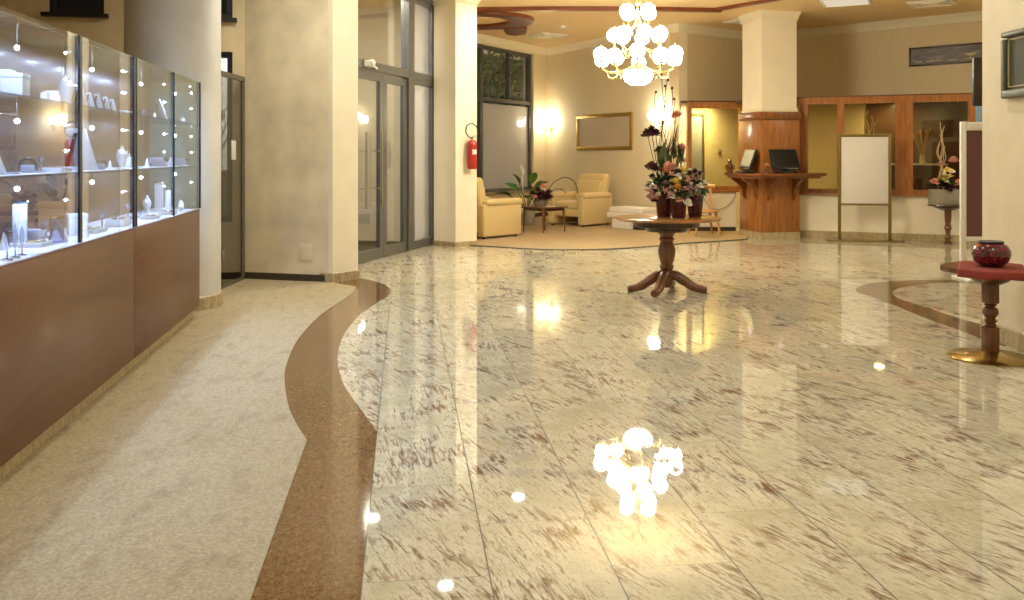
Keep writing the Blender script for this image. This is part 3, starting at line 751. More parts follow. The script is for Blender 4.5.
        b = MB(); b.tube([(.062, 0, .05), (.066, 0, 0)], [.011, .006], 8); b.tube([(-.06, 0, .006), (-.02, 0, .005)], [.012, .012], 8); b.build('heel', 'jewel_silver', r)
    elif kind == 'leafdrop':
        b = MB(); b.lathe([(0, 0), (.018, 0), (.018, .006), (.003, .01), (.003, .03)], 12); b.build('foot', 'jewel_silver', r)
        b = MB(); b.lathe([(0, .03), (.012, .045), (.02, .07), (.014, .1), (0, .125)], 12, M=Matrix.Diagonal((1, .35, 1, 1))); b.build('drop', 'crystal', r)
    elif kind == 'bag':
        b = MB(); b.box((0, 0, .04), (.075, .045, .08), bev=.006); b.build('bag_body', 'jewel_white', r)
        MB().tube([(-.02, 0, .078), (-.018, 0, .105), (0, 0, .115), (.018, 0, .105), (.02, 0, .078)], .0025, 6).build('handle', 'jewel_silver', r)
    return r
KIND = dict(box=('jewellery_box', 'box'), bust=('necklace_bust', 'jewellery stand'), card=('pendant_card', 'display card'), bigcard=('earring_board', 'display board'), tower=('bangle_pillar', 'jewellery stand'),
            tray=('ring_tray', 'tray'), tbar=('bracelet_stand', 'jewellery stand'), cone=('ring_cone', 'jewellery stand'), bowl=('silver_bowl', 'bowl'), watch=('wristwatch', 'watch'), figure=('crystal_figurine', 'figurine'),
            tumbler=('crystal_tumbler', 'glass'), shoe=('porcelain_shoe', 'ornament'), leafdrop=('crystal_drop', 'ornament'), bag=('gift_bag', 'bag'))
GRP = {0: 'goods on the cabinet deck', 1: 'goods on the middle glass shelf', 2: 'goods on the top glass shelf'}
def put(kind, px, d, lv, label, sc=1, turn=0, s=None, dz=0):
    s = sp(px, d) if s is None else s; sc *= 1.18 if lv < 2 else 1.08
    p = cs(s, d); loc = (p[0], p[1], LV[lv]+dz)
    if kind not in PROTO:
        r = PROTO[kind] = mk(kind, *KIND[kind]); r.location = loc; r.rotation_euler.z = CA+turn; r.scale = (sc, sc, sc)
        r['label'] = label; r['group'] = GRP[lv]
    else: dup(PROTO[kind], loc, CA+turn, label, GRP[lv], (sc, sc, sc))
ITEMS = [
 ('box', 1, .24, 2, 'taller white box at the left picture edge on the top glass shelf', 1.15, .2),
 ('box', 16, .14, 2, 'white box in front of the taller one on the top glass shelf', .95, .1),
 ('bag', 45, .18, 2, 'small white gift bag right of the two boxes on the top shelf', .62, 0),
 ('bust', 66, .12, 2, 'large white necklace bust by the first glass joint on the top shelf', .95, .6),
 ('card', 85, .10, 2, 'first and widest of the leaning white cards on the top shelf', .9, 1.2),
 ('card', 93, .12, 2, 'second leaning white card in the row on the top shelf', .72, 1.2),
 ('card', 101, .12, 2, 'third leaning white card in the row on the top shelf', .72, 1.2),
 ('card', 109, .12, 2, 'fourth leaning white card in the row on the top shelf', .66, 1.2),
 ('card', 115, .12, 2, 'last leaning white card of the row, next to a flat tray, on the top shelf', .6, 1.2),
 ('tray', 124, .12, 2, 'flat white ring tray at the end of the leaning cards on the top shelf', .7, 0),
 ('bowl', 145, .16, 2, 'silver bowl of white beads on the top shelf beside the dark cabinet joint', .8, 0),
 ('bigcard', 166, .15, 2, 'upright white board on the top shelf, left of the last glass joint', .72, .5),
 ('shoe', 183, .14, 2, 'small white porcelain shoe on the top shelf near the round column', .8, .3),
 ('cone', 155, .22, 2, 'white ring cone behind the silver bowl on the top shelf', .8, 0),
 ('card', 2, .12, 1, 'leaning white card at the left picture edge on the middle shelf', 1.05, 1.1),
 ('watch', 28, .2, 1, 'wristwatch on a grey cushion at the left of the middle shelf', .9, .3),
 ('tbar', 41, .14, 1, 'grey bracelet stand next to the wristwatch on the middle shelf', .62, .4),
 ('tray', 56, .12, 1, 'white ring tray left of the first glass joint on the middle shelf', .8, 0),
 ('tray', 69, .22, 1, 'second white ring tray, behind and right of the first, on the middle shelf', .8, 0),
 ('bigcard', 88, .14, 1, 'tall white board leaning just right of the first glass joint, middle shelf', .95, 1.0),
 ('watch', 101, .14, 1, 'wristwatch on a grey cushion right of the tall leaning board', .7, .2),
 ('cone', 110, .12, 1, 'low white ring cone before the white bust on the middle shelf', .6, 0),
 ('bust', 122, .12, 1, 'white necklace bust beside the dark cabinet joint on the middle shelf', .8, .5),
 ('figure', 137, .14, 1, 'clear crystal figurine right of the dark cabinet joint, middle shelf', .9, 0),
 ('cone', 147, .12, 1, 'white ring cone between crystal figurine and silver bowl, middle shelf', .7, 0),
 ('bowl', 159, .14, 1, 'silver bowl of white beads left of the last glass joint, middle shelf', .95, 0),
 ('bowl', 181, .14, 1, 'silver bowl of white beads near the round column on the middle shelf', .8, 0),
 ('leafdrop', 7, .05, 0, 'leftmost tall crystal drop at the front of the cabinet deck', 1.15, 0),
 ('leafdrop', 15, .05, 0, 'second crystal drop from the left at the front of the deck', 1.05, 0),
 ('leafdrop', 22, .06, 0, 'third crystal drop from the left at the front of the deck', .95, 0),
 ('tower', 20, .24, 0, 'broad white pillar with a bangle at the left of the deck', .95, .3),
 ('cone', 4, .24, 0, 'white ring cone left of the broad pillar on the deck', .9, 0),
 ('tray', 36, .16, 0, 'white ring tray right of the broad pillar on the deck', .8, 0),
 ('tumbler', 57, .12, 0, 'clear tumbler with a gold rim on the deck', .9, 0),
 ('tbar', 46, .28, 0, 'grey bracelet stand behind the clear tumbler on the deck', .8, .3),
 ('card', 66, .10, 0, 'white card leaning beside the clear tumbler on the deck', .9, .8),
 ('box', 77, .18, 0, 'white box at the first glass joint on the deck', .95, .4),
 ('tray', 92, .14, 0, 'white ring tray right of the first glass joint on the deck', .9, 0),
 ('tbar', 102, .16, 0, 'grey bracelet stand between two trays on the deck', .8, .3),
 ('tray', 118, .13, 0, 'lower of two stacked white trays by the dark cabinet joint', .9, 0),
 ('tray', 118, .13, 0, 'upper of two stacked white trays by the dark cabinet joint', .86, .05, None, .0235),
 ('figure', 140, .2, 0, 'clear crystal figurine right of the dark cabinet joint on the deck', .8, 0),
 ('tray', 150, .1, 0, 'white ring tray in front of the two narrow pillars on the deck', .8, 0),
 ('tower', 159, .26, 0, 'taller of two narrow white pillars on the deck', 1.0, .2),
 ('tower', 168, .24, 0, 'shorter of two narrow white pillars on the deck', .72, .2),
 ('shoe', 181, .1, 0, 'white porcelain shoe on the deck near the round column', .95, .2),
 ('watch', 10, .3, 0, 'wristwatch on a grey cushion behind the broad pillar on the deck', .9, .4),
 ('bowl', 33, .3, 0, 'silver bowl of white beads at the back of the deck, left of the tumbler', .8, 0),
 ('cone', 85, .08, 0, 'white ring cone at the glass just right of the first joint on the deck', .9, 0),
 ('tbar', 128, .26, 0, 'grey bracelet stand behind the two stacked trays on the deck', .85, .2),
 ('tray', 168, .09, 0, 'white ring tray before the shorter narrow pillar on the deck', .8, 0),
 ('bust', 147, .28, 0, 'white necklace bust behind the trays, left of the two narrow pillars', .75, .4),
 ('figure', 12, .13, 1, 'clear crystal figurine right of the leftmost leaning card, middle shelf', .8, 0),
 ('bag', 170, .2, 1, 'small white gift bag between the two silver bowls on the middle shelf', .7, .2),
 ('bag', 128, .3, 1, 'small white gift bag behind the white bust on the middle shelf', .8, .2),
 ('box', 52, .3, 2, 'white box behind the gift bag on the top shelf', .8, .2),
 ('figure', 135, .12, 2, 'clear crystal figurine at the dark cabinet joint on the top shelf', .8, 0),
 ('shoe', 192, .13, 0, 'last white porcelain shoe on the deck, at the cabinet end', .95, .4),
]
for it in ITEMS: put(*it)

# ================================================================ glass screen beside the round column
SA = (-2.925, 8.45); SB = (-2.915, 9.70)
r = thing('glass_screen', 'tall grey framed glass screen between round column and back wall', 'glass screen', (*SA, 0), ang2(SA, SB))
ln = math.hypot(SB[0]-SA[0], SB[1]-SA[1]); sj = s_on(SA, SB, 222)
b = MB(); b.box((ln/2, 0, 2.17), (ln, .04, .05)); b.box((ln-.02, 0, 1.09), (.04, .04, 2.18)); b.box((ln/2, 0, .02), (ln, .03, .03)); b.build('frame', 'silver_grey', r, smooth=False)
for a, c in ((.005, sj-.004), (sj+.004, ln-.045)): MB().box(((a+c)/2, 0, 1.09), (c-a, .01, 2.1)).build('pane', 'door_glass', r, smooth=False)
for z in (.35, 1.75): MB().box((sj, -.012, z), (.06, .02, .1), bev=.004).build('hinge', 'steel', r)
MB().box((sj+.34, -.01, 1.4), (.12, .012, .2), bev=.003).build('notice', 'paper_white', r)
b = MB(); b.box((.30, .045, 1.2), (.30, .006, 1.2)); 
r = tag(MB().box((0, -.006, 0), (.16, .01, .17), bev=.002).build('access_hatch', 'pale_plaster', loc=(*at(FA, FB, s_on(FA, FB, 306), -.002), .31), rz=ang2(FA, FB)), 'small flush access hatch low on the beige wall', 'hatch')

# ================================================================ fire extinguisher
q = Vector(SQ[0])+dr*.235; nx = -Vector((-dr.y, dr.x))
r = thing('fire_extinguisher', 'red fire extinguisher hung on the square cream column', 'fire extinguisher', (q.x+nx.x*.085, q.y+nx.y*.085, 1.14), math.atan2(dr.y, dr.x))
MB().lathe([(0, 0), (.06, 0), (.072, .012), (.075, .03), (.075, .36), (.07, .395), (.05, .42), (.025, .435), (0, .437)], 24).build('cylinder', 'red_enamel', r)
b = MB(); b.cyl((0, 0, .43), (0, 0, .475), .02); b.bar((-.015, 0, .475), (.09, -.0, .50), .022, .01); b.bar((-.015, 0, .462), (.07, 0, .468), .02, .008); b.build('valve', 'steel', r)
MB().tube(catmull([(-.02, 0, .46), (-.07, 0, .49), (-.11, 0, .55), (-.09, 0, .64), (-.01, 0, .675), (.07, 0, .64), (.10, -.01, .56), (.085, -.015, .53)], 5), .009, 8).build('hose', 'black_plastic', r)
b = MB(); b.box((0, .074, .2), (.05, .02, .3)); b.build('bracket', 'dark_metal', r, smooth=False)
b = MB(); b.grid(lambda u, v: (.0757*math.sin(-.5+u), -.0757*math.cos(-.5+u), .22+.07*v), 8, 1); b.build('label', 'paper_white', r)

# ================================================================ armchairs
def armchair(label, loc, rz, W=.88, D=.94):
    r = thing('armchair', label, 'armchair', (*loc, .012), rz, 'cream armchairs in the seating corner')
    # local: front towards -y, origin under the middle
    m = 'upholstery'
    for s in (-1, 1):
        x = s*(W/2-.075)
        MB().box((x, 0, .29), (.14, D-.02, .52), bev=.03, seg=3).build('side_panel', m, r)
        b = MB(); b.box((x, -.03, .575), (.2, D-.06, .11), bev=.05, seg=4); b.build('armrest', m, r)
        for y in (-D/2+.08, D/2-.08): MB().cyl((x, y, 0), (x, y, .035), .02, n=10).build('foot', 'black_plastic', r)
    MB().box((0, .0, .25), (W-.30, D-.1, .14), bev=.02).build('seat_base', m, r)
    MB().box((0, -.06, .385), (W-.31, D-.2, .16), bev=.055, seg=4).build('seat_cushion', m, r)
    M = Matrix.Translation((0, D/2-.19, .36)) @ Matrix.Rotation(R(-14), 4, 'X')
    MB().box((0, .03, .30), (W-.18, .2, .68), bev=.07, seg=4, m=M).build('backrest', m, r)
    MB().box((0, -.085, .26), (W-.32, .1, .44), bev=.045, seg=4, m=M).build('back_cushion', m, r)
    MB().box((0, D/2-.06, .33), (W-.3, .08, .44), bev=.02).build('back_panel', m, r)
    return r
f1 = Vector((.66, .75)).normalized(); l1 = Vector((-f1.y, f1.x))
p = Vector((-.44, 14.15))+f1*.46+l1*.44
A1 = armchair('cream armchair beside the square column, its side turned to the room', p, math.atan2(f1.y, f1.x)+math.pi/2)
f2 = Vector((-.67, -.74)).normalized(); r2 = Vector((-f2.y, f2.x))
p = Vector((1.294, 16.55))-f2*.46+Vector((-.70, .70))*.42
A2 = armchair('cream armchair under the gilt picture frame, facing the seating table', p, math.atan2(f2.y, f2.x)+math.pi/2)

# low table with flowers, plant behind
r = thing('side_table', 'small square dark wooden table between the two armchairs', 'table', (.56, 15.66, .012), R(41))
MB().box((0, 0, .43), (.60, .60, .025), bev=.006).build('tabletop', 'walnut', r)
MB().box((0, 0, .395), (.5, .5, .05)).build('apron', 'dark_wood', r, smooth=False)
for sx in (-1, 1):
    for sy in (-1, 1): MB().cyl((sx*.24, sy*.24, .415), (sx*.255, sy*.255, 0), .022, .013, 10).build('leg', 'walnut', r)

def bloom(mb, c, r, kind='rose', seed=0):
    g = random.Random(seed*17+3); c = Vector(c)
    Rm = Matrix.Rotation(g.uniform(-.5, .5), 4, 'X') @ Matrix.Rotation(g.uniform(-.5, .5), 4, 'Y') @ Matrix.Rotation(g.uniform(0, 6), 4, 'Z')
    if kind == 'ball': mb.ball(c, r, (1, 1, .9), 10, 7); return
    mb.ball(c, r*.42, (1, 1, 1.1), 8, 6)
    rings = ((.5, .9, 4, .15), (.75, .75, 5, .5), (1.0, .6, 6, .95)) if kind == 'rose' else ((1.0, .4, 6, 1.1), (.55, .6, 5, .5))
    for rad, hh, n, op in rings:
        for i in range(n):
            a0 = 2*math.pi*(i+g.uniform(-.1, .1))/n+rad
            def fn(u, v, a0=a0, rad=rad, hh=hh, n=n, op=op):
                a = a0+(u-.5)*2*math.pi/n*1.35
                bul = math.sin(math.pi*u)**.5
                rr = r*rad*(.35+.65*v**.8)*(.86+.14*bul)*(1+.12*op*v)
                z = r*(-.45+hh*1.25*v*(.75+.25*bul)-.5*op*v*v)
                q = Rm @ Vector((rr*math.cos(a), rr*math.sin(a), z)); return c+q
            mb.grid(fn, 4, 4)
def foliage(mb, c, R0, n, ln, seed, zlo=-.2, w=.4, droop=.4):
    g = random.Random(seed)
    for i in range(n):
        a = g.uniform(0, 6.283); e = g.uniform(zlo, 1.1)
        d = Vector((math.cos(a)*math.cos(e), math.sin(a)*math.cos(e), math.sin(e)))
        mb.leaf(Vector(c)+d*R0*g.uniform(.2, .7), d, ln*g.uniform(.6, 1.2), ln*w*g.uniform(.7, 1.2), droop*g.uniform(.3, 1.3), .2, 4, g.uniform(-.8, .8))
r = thing('flower_bowl', 'bowl of dark red and pink flowers on the table between the armchairs', 'flowers', (.50, 15.60, .4545))
MB().lathe([(0, 0), (.09, 0), (.11, .02), (.14, .10), (.13, .11), (.1, .03), (0, .02)], 24).build('bowl', 'grey_pot', r)
b = MB(); foliage(b, (0, 0, .16), .1, 60, .16, 5); b.build('foliage', 'leaf_plum', r)
for i, (x, y, z, q, m) in enumerate([(-.14, -.05, .24, .06, 'rose_dark'), (-.05, -.1, .3, .06, 'rose_dark'), (.05, -.1, .22, .065, 'rose_dark'), (.14, -.02, .26, .06, 'rose_dark'), (.04, -.06, .36, .07, 'rose_pink'), (-.17, -.02, .33, .05, 'rose_dark'), (.16, .06, .17, .06, 'rose_dark'), (-.1, -.12, .17, .06, 'rose_pink'), (.0, -.14, .15, .05, 'rose_dark')]):
    b = MB(); bloom(b, (x, y, z), q, 'rose', i); b.build('bloom', m, r)
b = MB(); b.tube(catmull([(.05, 0, .1), (.2, .05, .38), (.42, .1, .5), (.6, .12, .42), (.66, .12, .22)], 6), .008, 6); b.tube(catmull([(.03, 0, .1), (.2, -.02, .27), (.36, 0, .3), (.44, 0, .22)], 6), .006, 6); b.build('curved_twig', 'twig_brown', r)
r = thing('potted_plant', 'broad leaved green plant in a grey pot behind the seating table', 'plant', (.29, 17.15, .012))
MB().lathe([(0, 0), (.12, 0), (.135, .03), (.16, .28), (.155, .30), (.14, .28), (.125, .27), (0, .27)], 26).build('pot', 'grey_pot', r)
b = MB(); lf = MB()
for i, (a, e, l, wd) in enumerate([(-2.9, .7, .75, .2), (-.4, 1.1, .8, .2), (1.0, .9, .7, .18), (2.6, 1.0, .8, .18), (-1.5, .8, .6, .17), (-2.4, 1.2, 1.0, .16), (-.1, 1.25, .72, .17), (.4, .6, .5, .16), (2.2, .5, .5, .16), (-1.0, 1.3, .95, .16), (3.0, .25, .45, .16), (-1.8, .2, .4, .15)]):
    d = Vector((math.cos(a)*math.cos(e), math.sin(a)*math.cos(e), math.sin(e))); l *= .8; p1 = Vector((0, 0, .27))+d*l*.72
    b.tube([(0, 0, .26), Vector((0, 0, .27))+d*l*.36+Vector((0, 0, .05)), p1], .009, 6)
    lf.leaf(p1, Vector((d.x, d.y, d.z*.6)), .38, wd*1.15, .35, .25, 7, .25*(-1)**i)
b.build('stems', 'stem_green', r); lf.build('foliage', 'leaf_green', r)
b = MB(); b.leaf((-.10, -.1, .95), (-.2, -.1, 1), .24, .12, .05, .5, 6, .5); b.tube([(0, 0, .27), (-.08, -.06, .65), (-.10, -.1, .96)], .007, 6); b.build('spathe_flower', 'bloom_white', r)

# white low seat block behind the round table
zb = 16.35; xb = wx(632, zb)
r = thing('low_bench', 'low white slab bench on a dark base behind the round table', 'bench', (xb+.02, zb, .012), R(-50))
MB().box((0, 0, .235), (.86, .50, .1), bev=.02, seg=3).build('lower_slab', 'paper_white', r)
MB().box((0, 0, .338), (.80, .46, .1), bev=.025, seg=3).build('upper_slab', 'paper_white', r)
MB().box((-.1, 0, .0925), (.5, .38, .185)).build('base', 'paper_white', r, smooth=False)
MB().box((.28, 0, .09), (.22, .36, .18)).build('dark_box', 'black_plastic', r, smooth=False)

# ================================================================ wall sconces
def sconce(label, px, py):
    s = s_on(WA1, WB1, px); p = at(WA1, WB1, s, -.0); h = wh(py, p[1])
    r = thing('wall_sconce', label, 'wall lamp', (p[0], p[1], h), ang2(WA1, WB1), 'glowing wall sconces in the seating corner')
    b = MB(); b.box((0, -.012, -.02), (.1, .022, .24), bev=.01); b.ball((0, -.03, -.16), .025, u=10, v=8); b.build('backplate', 'brass', r)
    for x, z in ((-.15, 0), (0, .06), (.15, 0)):
        yy = -.14 if x else -.2
        MB().tube(catmull([(0, -.02, -.05), (x*.5, yy*.6, -.13), (x, yy, -.1), (x, yy, z-.055)], 5), .008, 6).build('arm', 'brass', r)
        g = MB(); g.lathe([(.02, -.06), (.05, -.05), (.075, -.01), (.08, .03), (.062, .075), (.05, .09), (0, .09)], 18, c=(x, yy, z)); g.build('shade', 'sconce_glow', r)
    return r
sconce('three lamp wall sconce glowing beside the tall window', 552, 124)
sconce('three lamp wall sconce glowing behind the tall flower arrangement', 663, 117)

# gilt frame on the lounge wall
sa, sb = s_on(WA1, WB1, 577.5), s_on(WA1, WB1, 633)
pm = at(WA1, WB1, (sa+sb)/2, 0); hh = wh(132, pm[1]); W = sb-sa; Hh = (wh(114.2, pm[1])-wh(150.4, pm[1]))
def framed(name, label, cat, loc, rz, W, Hh, t, mf, mp, d=.035, mat2=None):
    r = thing(name, label, cat, loc, rz)
    b = MB()
    for x, z, dx, dz in ((0, Hh/2-t/2, W, t), (0, -Hh/2+t/2, W, t), (W/2-t/2, 0, t, Hh-2*t), (-W/2+t/2, 0, t, Hh-2*t)): b.box((x, -d/2, z), (dx, d, dz), bev=min(.012, t*.25))
    b.build('frame', mf, r)
    MB().box((0, -.01, 0), (W-2*t+.004, .016, Hh-2*t+.004)).build('picture', mp, r, smooth=False)
    return r
framed('picture_frame', 'gilt frame around plain beige paper on the lounge wall', 'picture', (pm[0], pm[1], hh), ang2(WA1, WB1), W, Hh, .075, 'old_gold', 'picture_paper')
# ================================================================ chandelier
CX, CY = 1.654, 11.75
r = thing('chandelier', 'brass chandelier of white globes hung above the round table', 'chandelier', (CX, CY, 2.26))
def hz(h): return h-2.26
b = MB(); b.cyl((0, 0, hz(2.44)), (0, 0, hz(CEIL)-.03), .014, n=10)
for z, q in ((2.5, .05), (2.62, .035), (2.78, .055), (2.92, .035), (3.08, .05), (3.2, .03), (3.34, .04)): b.lathe([(0, -q*.9), (q*.6, -q*.6), (q, 0), (q*.6, q*.6), (0, q*.9)], 14, c=(0, 0, hz(z)))
b.build('stem', 'brass', r)
MB().lathe([(0, 0), (.09, 0), (.085, -.02), (.04, -.05), (0, -.055)], 20, c=(0, 0, hz(CEIL))).build('canopy', 'brass', r)
b = MB(); b.lathe([(0, 2.262), (.10, 2.275), (.165, 2.32), (.195, 2.375), (.19, 2.42), (.15, 2.455), (0, 2.46)], 28, c=(0, 0, -2.26)); b.build('bowl', 'bowl_glow', r)
b = MB(); b.lathe([(.12, 2.455), (.15, 2.458), (.155, 2.466), (.12, 2.475), (.02, 2.48)], 28, c=(0, 0, -2.26)); b.build('bowl_rim', 'brass', r)
MB().lathe([(0, 2.245), (.014, 2.25), (.016, 2.262), (0, 2.27)], 10, c=(0, 0, -2.26)).build('bowl_finial', 'brass', r)
k = 0
for (n, rad, zg, hub, ph) in ((10, .50, 2.635, 2.56, .16), (7, .31, 2.925, 2.84, .35), (4, .19, 3.225, 3.14, .6)):
    for i in range(n):
        a = 2*math.pi*i/n+ph; ca, sa = math.cos(a), math.sin(a); zz = zg-2.26+(.03 if i % 2 else -.02)*(n == 10)
        P = [(.02, hub), (rad*.35, hub-.10), (rad*.7, hub-.13), (rad*.97, hub-.08), (rad, zg-.10)]
        arm = MB(); pts = [(q*ca, q*sa, z-2.26) for q, z in P]; pts[-1] = (rad*ca, rad*sa, zz-.095)
        arm.tube(catmull(pts, 4), .009, 6)
        arm.tube(catmull([(rad*.55*ca, rad*.55*sa, hub-2.26-.13), (rad*.62*ca, rad*.62*sa, hub-2.26-.2), (rad*.8*ca, rad*.8*sa, hub-2.26-.19), (rad*.82*ca, rad*.82*sa, hub-2.26-.15)], 3), .006, 5)
        arm.lathe([(0, -.13), (.012, -.125), (.014, -.105), (.034, -.095), (.036, -.085), (0, -.085)], 12, c=(rad*ca, rad*sa, zz)); arm.build('arm', 'brass', r)
        g = MB(); g.lathe([(.034, -.085), (.070, -.068), (.093, -.03), (.099, .006), (.088, .045), (.058, .078), (.03, .09), (0, .091)], 18, c=(rad*ca, rad*sa, zz)); gl = g.build('globe', 'globe_glow', r)
        f = MB(); f.lathe([(.022, .089), (.014, .1), (.007, .11), (.009, .118), (0, .126)], 8, c=(rad*ca, rad*sa, zz)); f.build('finial', 'brass', gl)

# ================================================================ round pedestal table with the flower pots
TX, TY = 1.525, 8.82
r = thing('pedestal_table', 'round wooden pedestal table with splayed feet in the hall', 'table', (TX, TY, 0))
MB().lathe([(0, .708), (.48, .708), (.515, .714), (.525, .724), (.52, .736), (.505, .741), (0, .741)], 48).build('tabletop', 'table_wood', r)
MB().lathe([(.30, .64), (.32, .645), (.32, .708), (.30, .708)], 32).build('apron', 'dark_wood', r)
b = MB(); b.lathe([(0, .60), (.20, .60), (.21, .62), (.2, .64), (.0, .66)], 28); b.build('apron_plate', 'dark_wood', r)
MB().lathe([(0, .05), (.05, .05), (.062, .10), (.068, .16), (.062, .2), (.05, .215), (.066, .235), (.072, .26), (.058, .28), (.068, .3), (.082, .36), (.086, .41), (.075, .46), (.06, .5), (.074, .515), (.076, .53), (.062, .545), (.07, .56), (.095, .6), (.1, .62), (0, .62)], 32).build('column', 'walnut', r)
for i, a in enumerate((math.pi+.05, -2.05, .0-.30, 1.25)):
    b = MB(); pts = [(.04, .17), (.09, .165), (.17, .115), (.26, .06), (.35, .04), (.39, .035)]
    b.tube(catmull([(q*math.cos(a), q*math.sin(a), z) for q, z in pts], 4), [.05]*5+[.05]*4+[.046]*4+[.04]*4+[.035]*4, 10)
    o = b.build('foot', 'walnut', r)

def at8(px, py, d=8.8): return (wx(px, d), d, wh(py, d))
TZ = .7415
def pot(label, px, d, w, h, seed):
    r = thing('flower_pot', label, 'flower arrangement', (wx(px, d), d, TZ), 0, 'potted arrangements on the pedestal table')
    MB().lathe([(0, 0), (w*.36, 0), (w*.4, .01), (w*.5, h*.93), (w*.53, h), (w*.47, h), (w*.44, h*.9), (0, h*.9)], 24, ruff=lambda k, t: .03*math.sin(t*6.283*9) if k > 2 else 0).build('pot', 'burgundy_glaze', r)
    return r
def addblooms(r, d, lst, base):
    for i, (px, py, rp_, m, kd, dd) in enumerate(lst):
        c = Vector((wx(px, d+dd)-r.location.x, dd, wh(py, d+dd)-TZ)); b = MB(); bloom(b, c, rp_*d/F, kd, i+int(px)); o = b.build('bloom', m, r)
        st_ = MB(); st_.tube(catmull([(c.x*.15, c.y*.2, base), (c.x*.6, c.y*.7, (base+c.z)/2), c-Vector((0, 0, rp_*d/F*.5))], 4), .004, 5); st_.build('flower_stem', 'stem_green', o)
# left pot: tall twigs and roses
dp = 8.84; r = pot('burgundy pot of tall twigs, dark blooms and big pink roses, left on the round table', 664, dp, .17, .2, 1)
addblooms(r, dp, [(648, 133, 7, 'rose_dark', 'rose', .0), (656, 132.5, 6.5, 'rose_dark', 'rose', .03), (651.5, 129, 6, 'rose_dark', 'rose', .05), (659.5, 149.5, 5.5, 'rose_dark', 'rose', 0), (652, 166, 7, 'rose_dark', 'rose', -.04), (668.7, 167, 8, 'rose_pink', 'rose', -.12), (681.5, 147, 6, 'rose_pink', 'rose', 0), (682, 160, 5.5, 'bloom_lilac', 'rose', .02), (676, 114, 5.5, 'rose_pink', 'rose', 0), (671, 150, 3.5, 'bloom_lilac', 'rose', .06), (653, 196, 6, 'bloom_lilac', 'rose', -.05), (648.5, 187, 4, 'bloom_white', 'star', 0), (661, 158, 4.5, 'bloom_lilac', 'rose', .05)], .2)
b = MB(); foliage(b, (0, 0, .3), .13, 56, .13, 21); b.build('foliage', 'leaf_dark', r)
b = MB(); foliage(b, (-.08, 0, .30), .09, 16, .11, 22, .0); foliage(b, (.0, 0, .45), .12, 14, .12, 23, .2); b.build('fresh_leaves', 'leaf_green', r)
b = MB(); g = random.Random(4); ends = [(661, 74), (665, 86), (674, 99), (668, 80), (656, 92), (672, 88), (680, 104), (664, 100), (684, 120)]
for px, py in ends:
    e = Vector((wx(px, dp)-r.location.x, g.uniform(-.08, .08), wh(py, dp)-TZ)); base = Vector((g.uniform(-.03, .03), 0, .2)); pts = [base]
    for i in range(1, 8):
        t = i/7; q = base.lerp(e, t); q.x += .035*math.sin(t*9+px)*(1-t*.3); q.y += .03*math.cos(t*8+py); pts.append(q)
    pts[-1] = e; b.tube(catmull(pts, 3), .0035, 5)
b.build('curly_twigs', 'twig_brown', r)
b = MB()
for px, py in ends[:6]: b.ball((wx(px, dp)-r.location.x, 0, wh(py, dp)-TZ), .014, u=8, v=6)
for px, py, l in ((673, 140, .25), (679, 150, .2), (668, 145, .22), (675, 132, .2)): b.leaf((wx(px, dp)-r.location.x, -.02, wh(py, dp)-TZ-l*.5), (.15, 0, 1), l, .07, .05, .3, 5)
b.build('seed_heads', 'leaf_plum', r)
def filler(r, d, n, cx, cy, rx, ry, cols, seed):
    g = random.Random(seed)
    for i in range(n):
        t = g.uniform(0, 6.283); q = g.uniform(.2, 1)**.6
        px, py = cx+rx*q*math.cos(t), cy+ry*q*math.sin(t); dd = -.02-.12*(1-q)+g.uniform(-.02, .05)
        c = Vector((wx(px, d+dd)-r.location.x, dd, wh(py, d+dd)-TZ)); b = MB(); bloom(b, c, g.uniform(2.6, 4.4)*d/F, g.choice(('rose', 'star')), i+seed); b.build('small_bloom', g.choice(cols), r)
filler(r, dp, 16, 661, 186, 13, 19, ['rose_dark', 'bloom_lilac', 'rose_pink', 'leaf_plum'], 1)
b = MB(); g = random.Random(14)
for i in range(26):
    px, py = g.uniform(658, 684), g.uniform(138, 172); b.leaf((wx(px, dp)-r.location.x, g.uniform(-.06, .06), wh(py, dp)-TZ-.1), (g.uniform(-.35, .35), g.uniform(-.2, .2), 1), g.uniform(.14, .24), .05, .15, .25, 5, g.uniform(-1, 1))
b.build('upright_leaves', 'stem_green', r)
filler(r, dp, 7, 656, 190, 7, 9, ['rose_pink', 'bloom_lilac', 'bloom_white'], 9)
# middle pot
dp = 8.66; r = pot('burgundy pot of yellow, orange and lilac flowers, in front on the round table', 678.5, dp, .165, .185, 2)
addblooms(r, dp, [(675.5, 181, 5, 'bloom_yellow', 'rose', -.05), (678, 186.5, 5, 'bloom_orange', 'rose', -.08), (683, 170, 5.5, 'bloom_yellow', 'rose', .0), (670, 193, 5.5, 'bloom_lilac', 'star', -.05), (674, 195.5, 4.5, 'bloom_white', 'star', -.08), (684.5, 188, 4.5, 'bloom_lilac', 'star', -.06), (688, 202, 5, 'bloom_white', 'rose', -.1), (680, 194, 4, 'rose_dark', 'rose', -.1), (671, 187, 4, 'bloom_lilac', 'star', -.03), (690, 173, 4, 'rose_dark', 'rose', .03), (677, 176, 4, 'rose_dark', 'rose', .02)], .18)
b = MB(); foliage(b, (0, 0, .25), .12, 50, .11, 31); b.build('foliage', 'leaf_dark', r)
b = MB(); foliage(b, (0, 0, .3), .1, 16, .09, 32, .1); b.build('fresh_leaves', 'leaf_green', r)
filler(r, dp, 18, 679, 188, 12, 18, ['rose_dark', 'bloom_lilac', 'bloom_white', 'rose_pink'], 2)
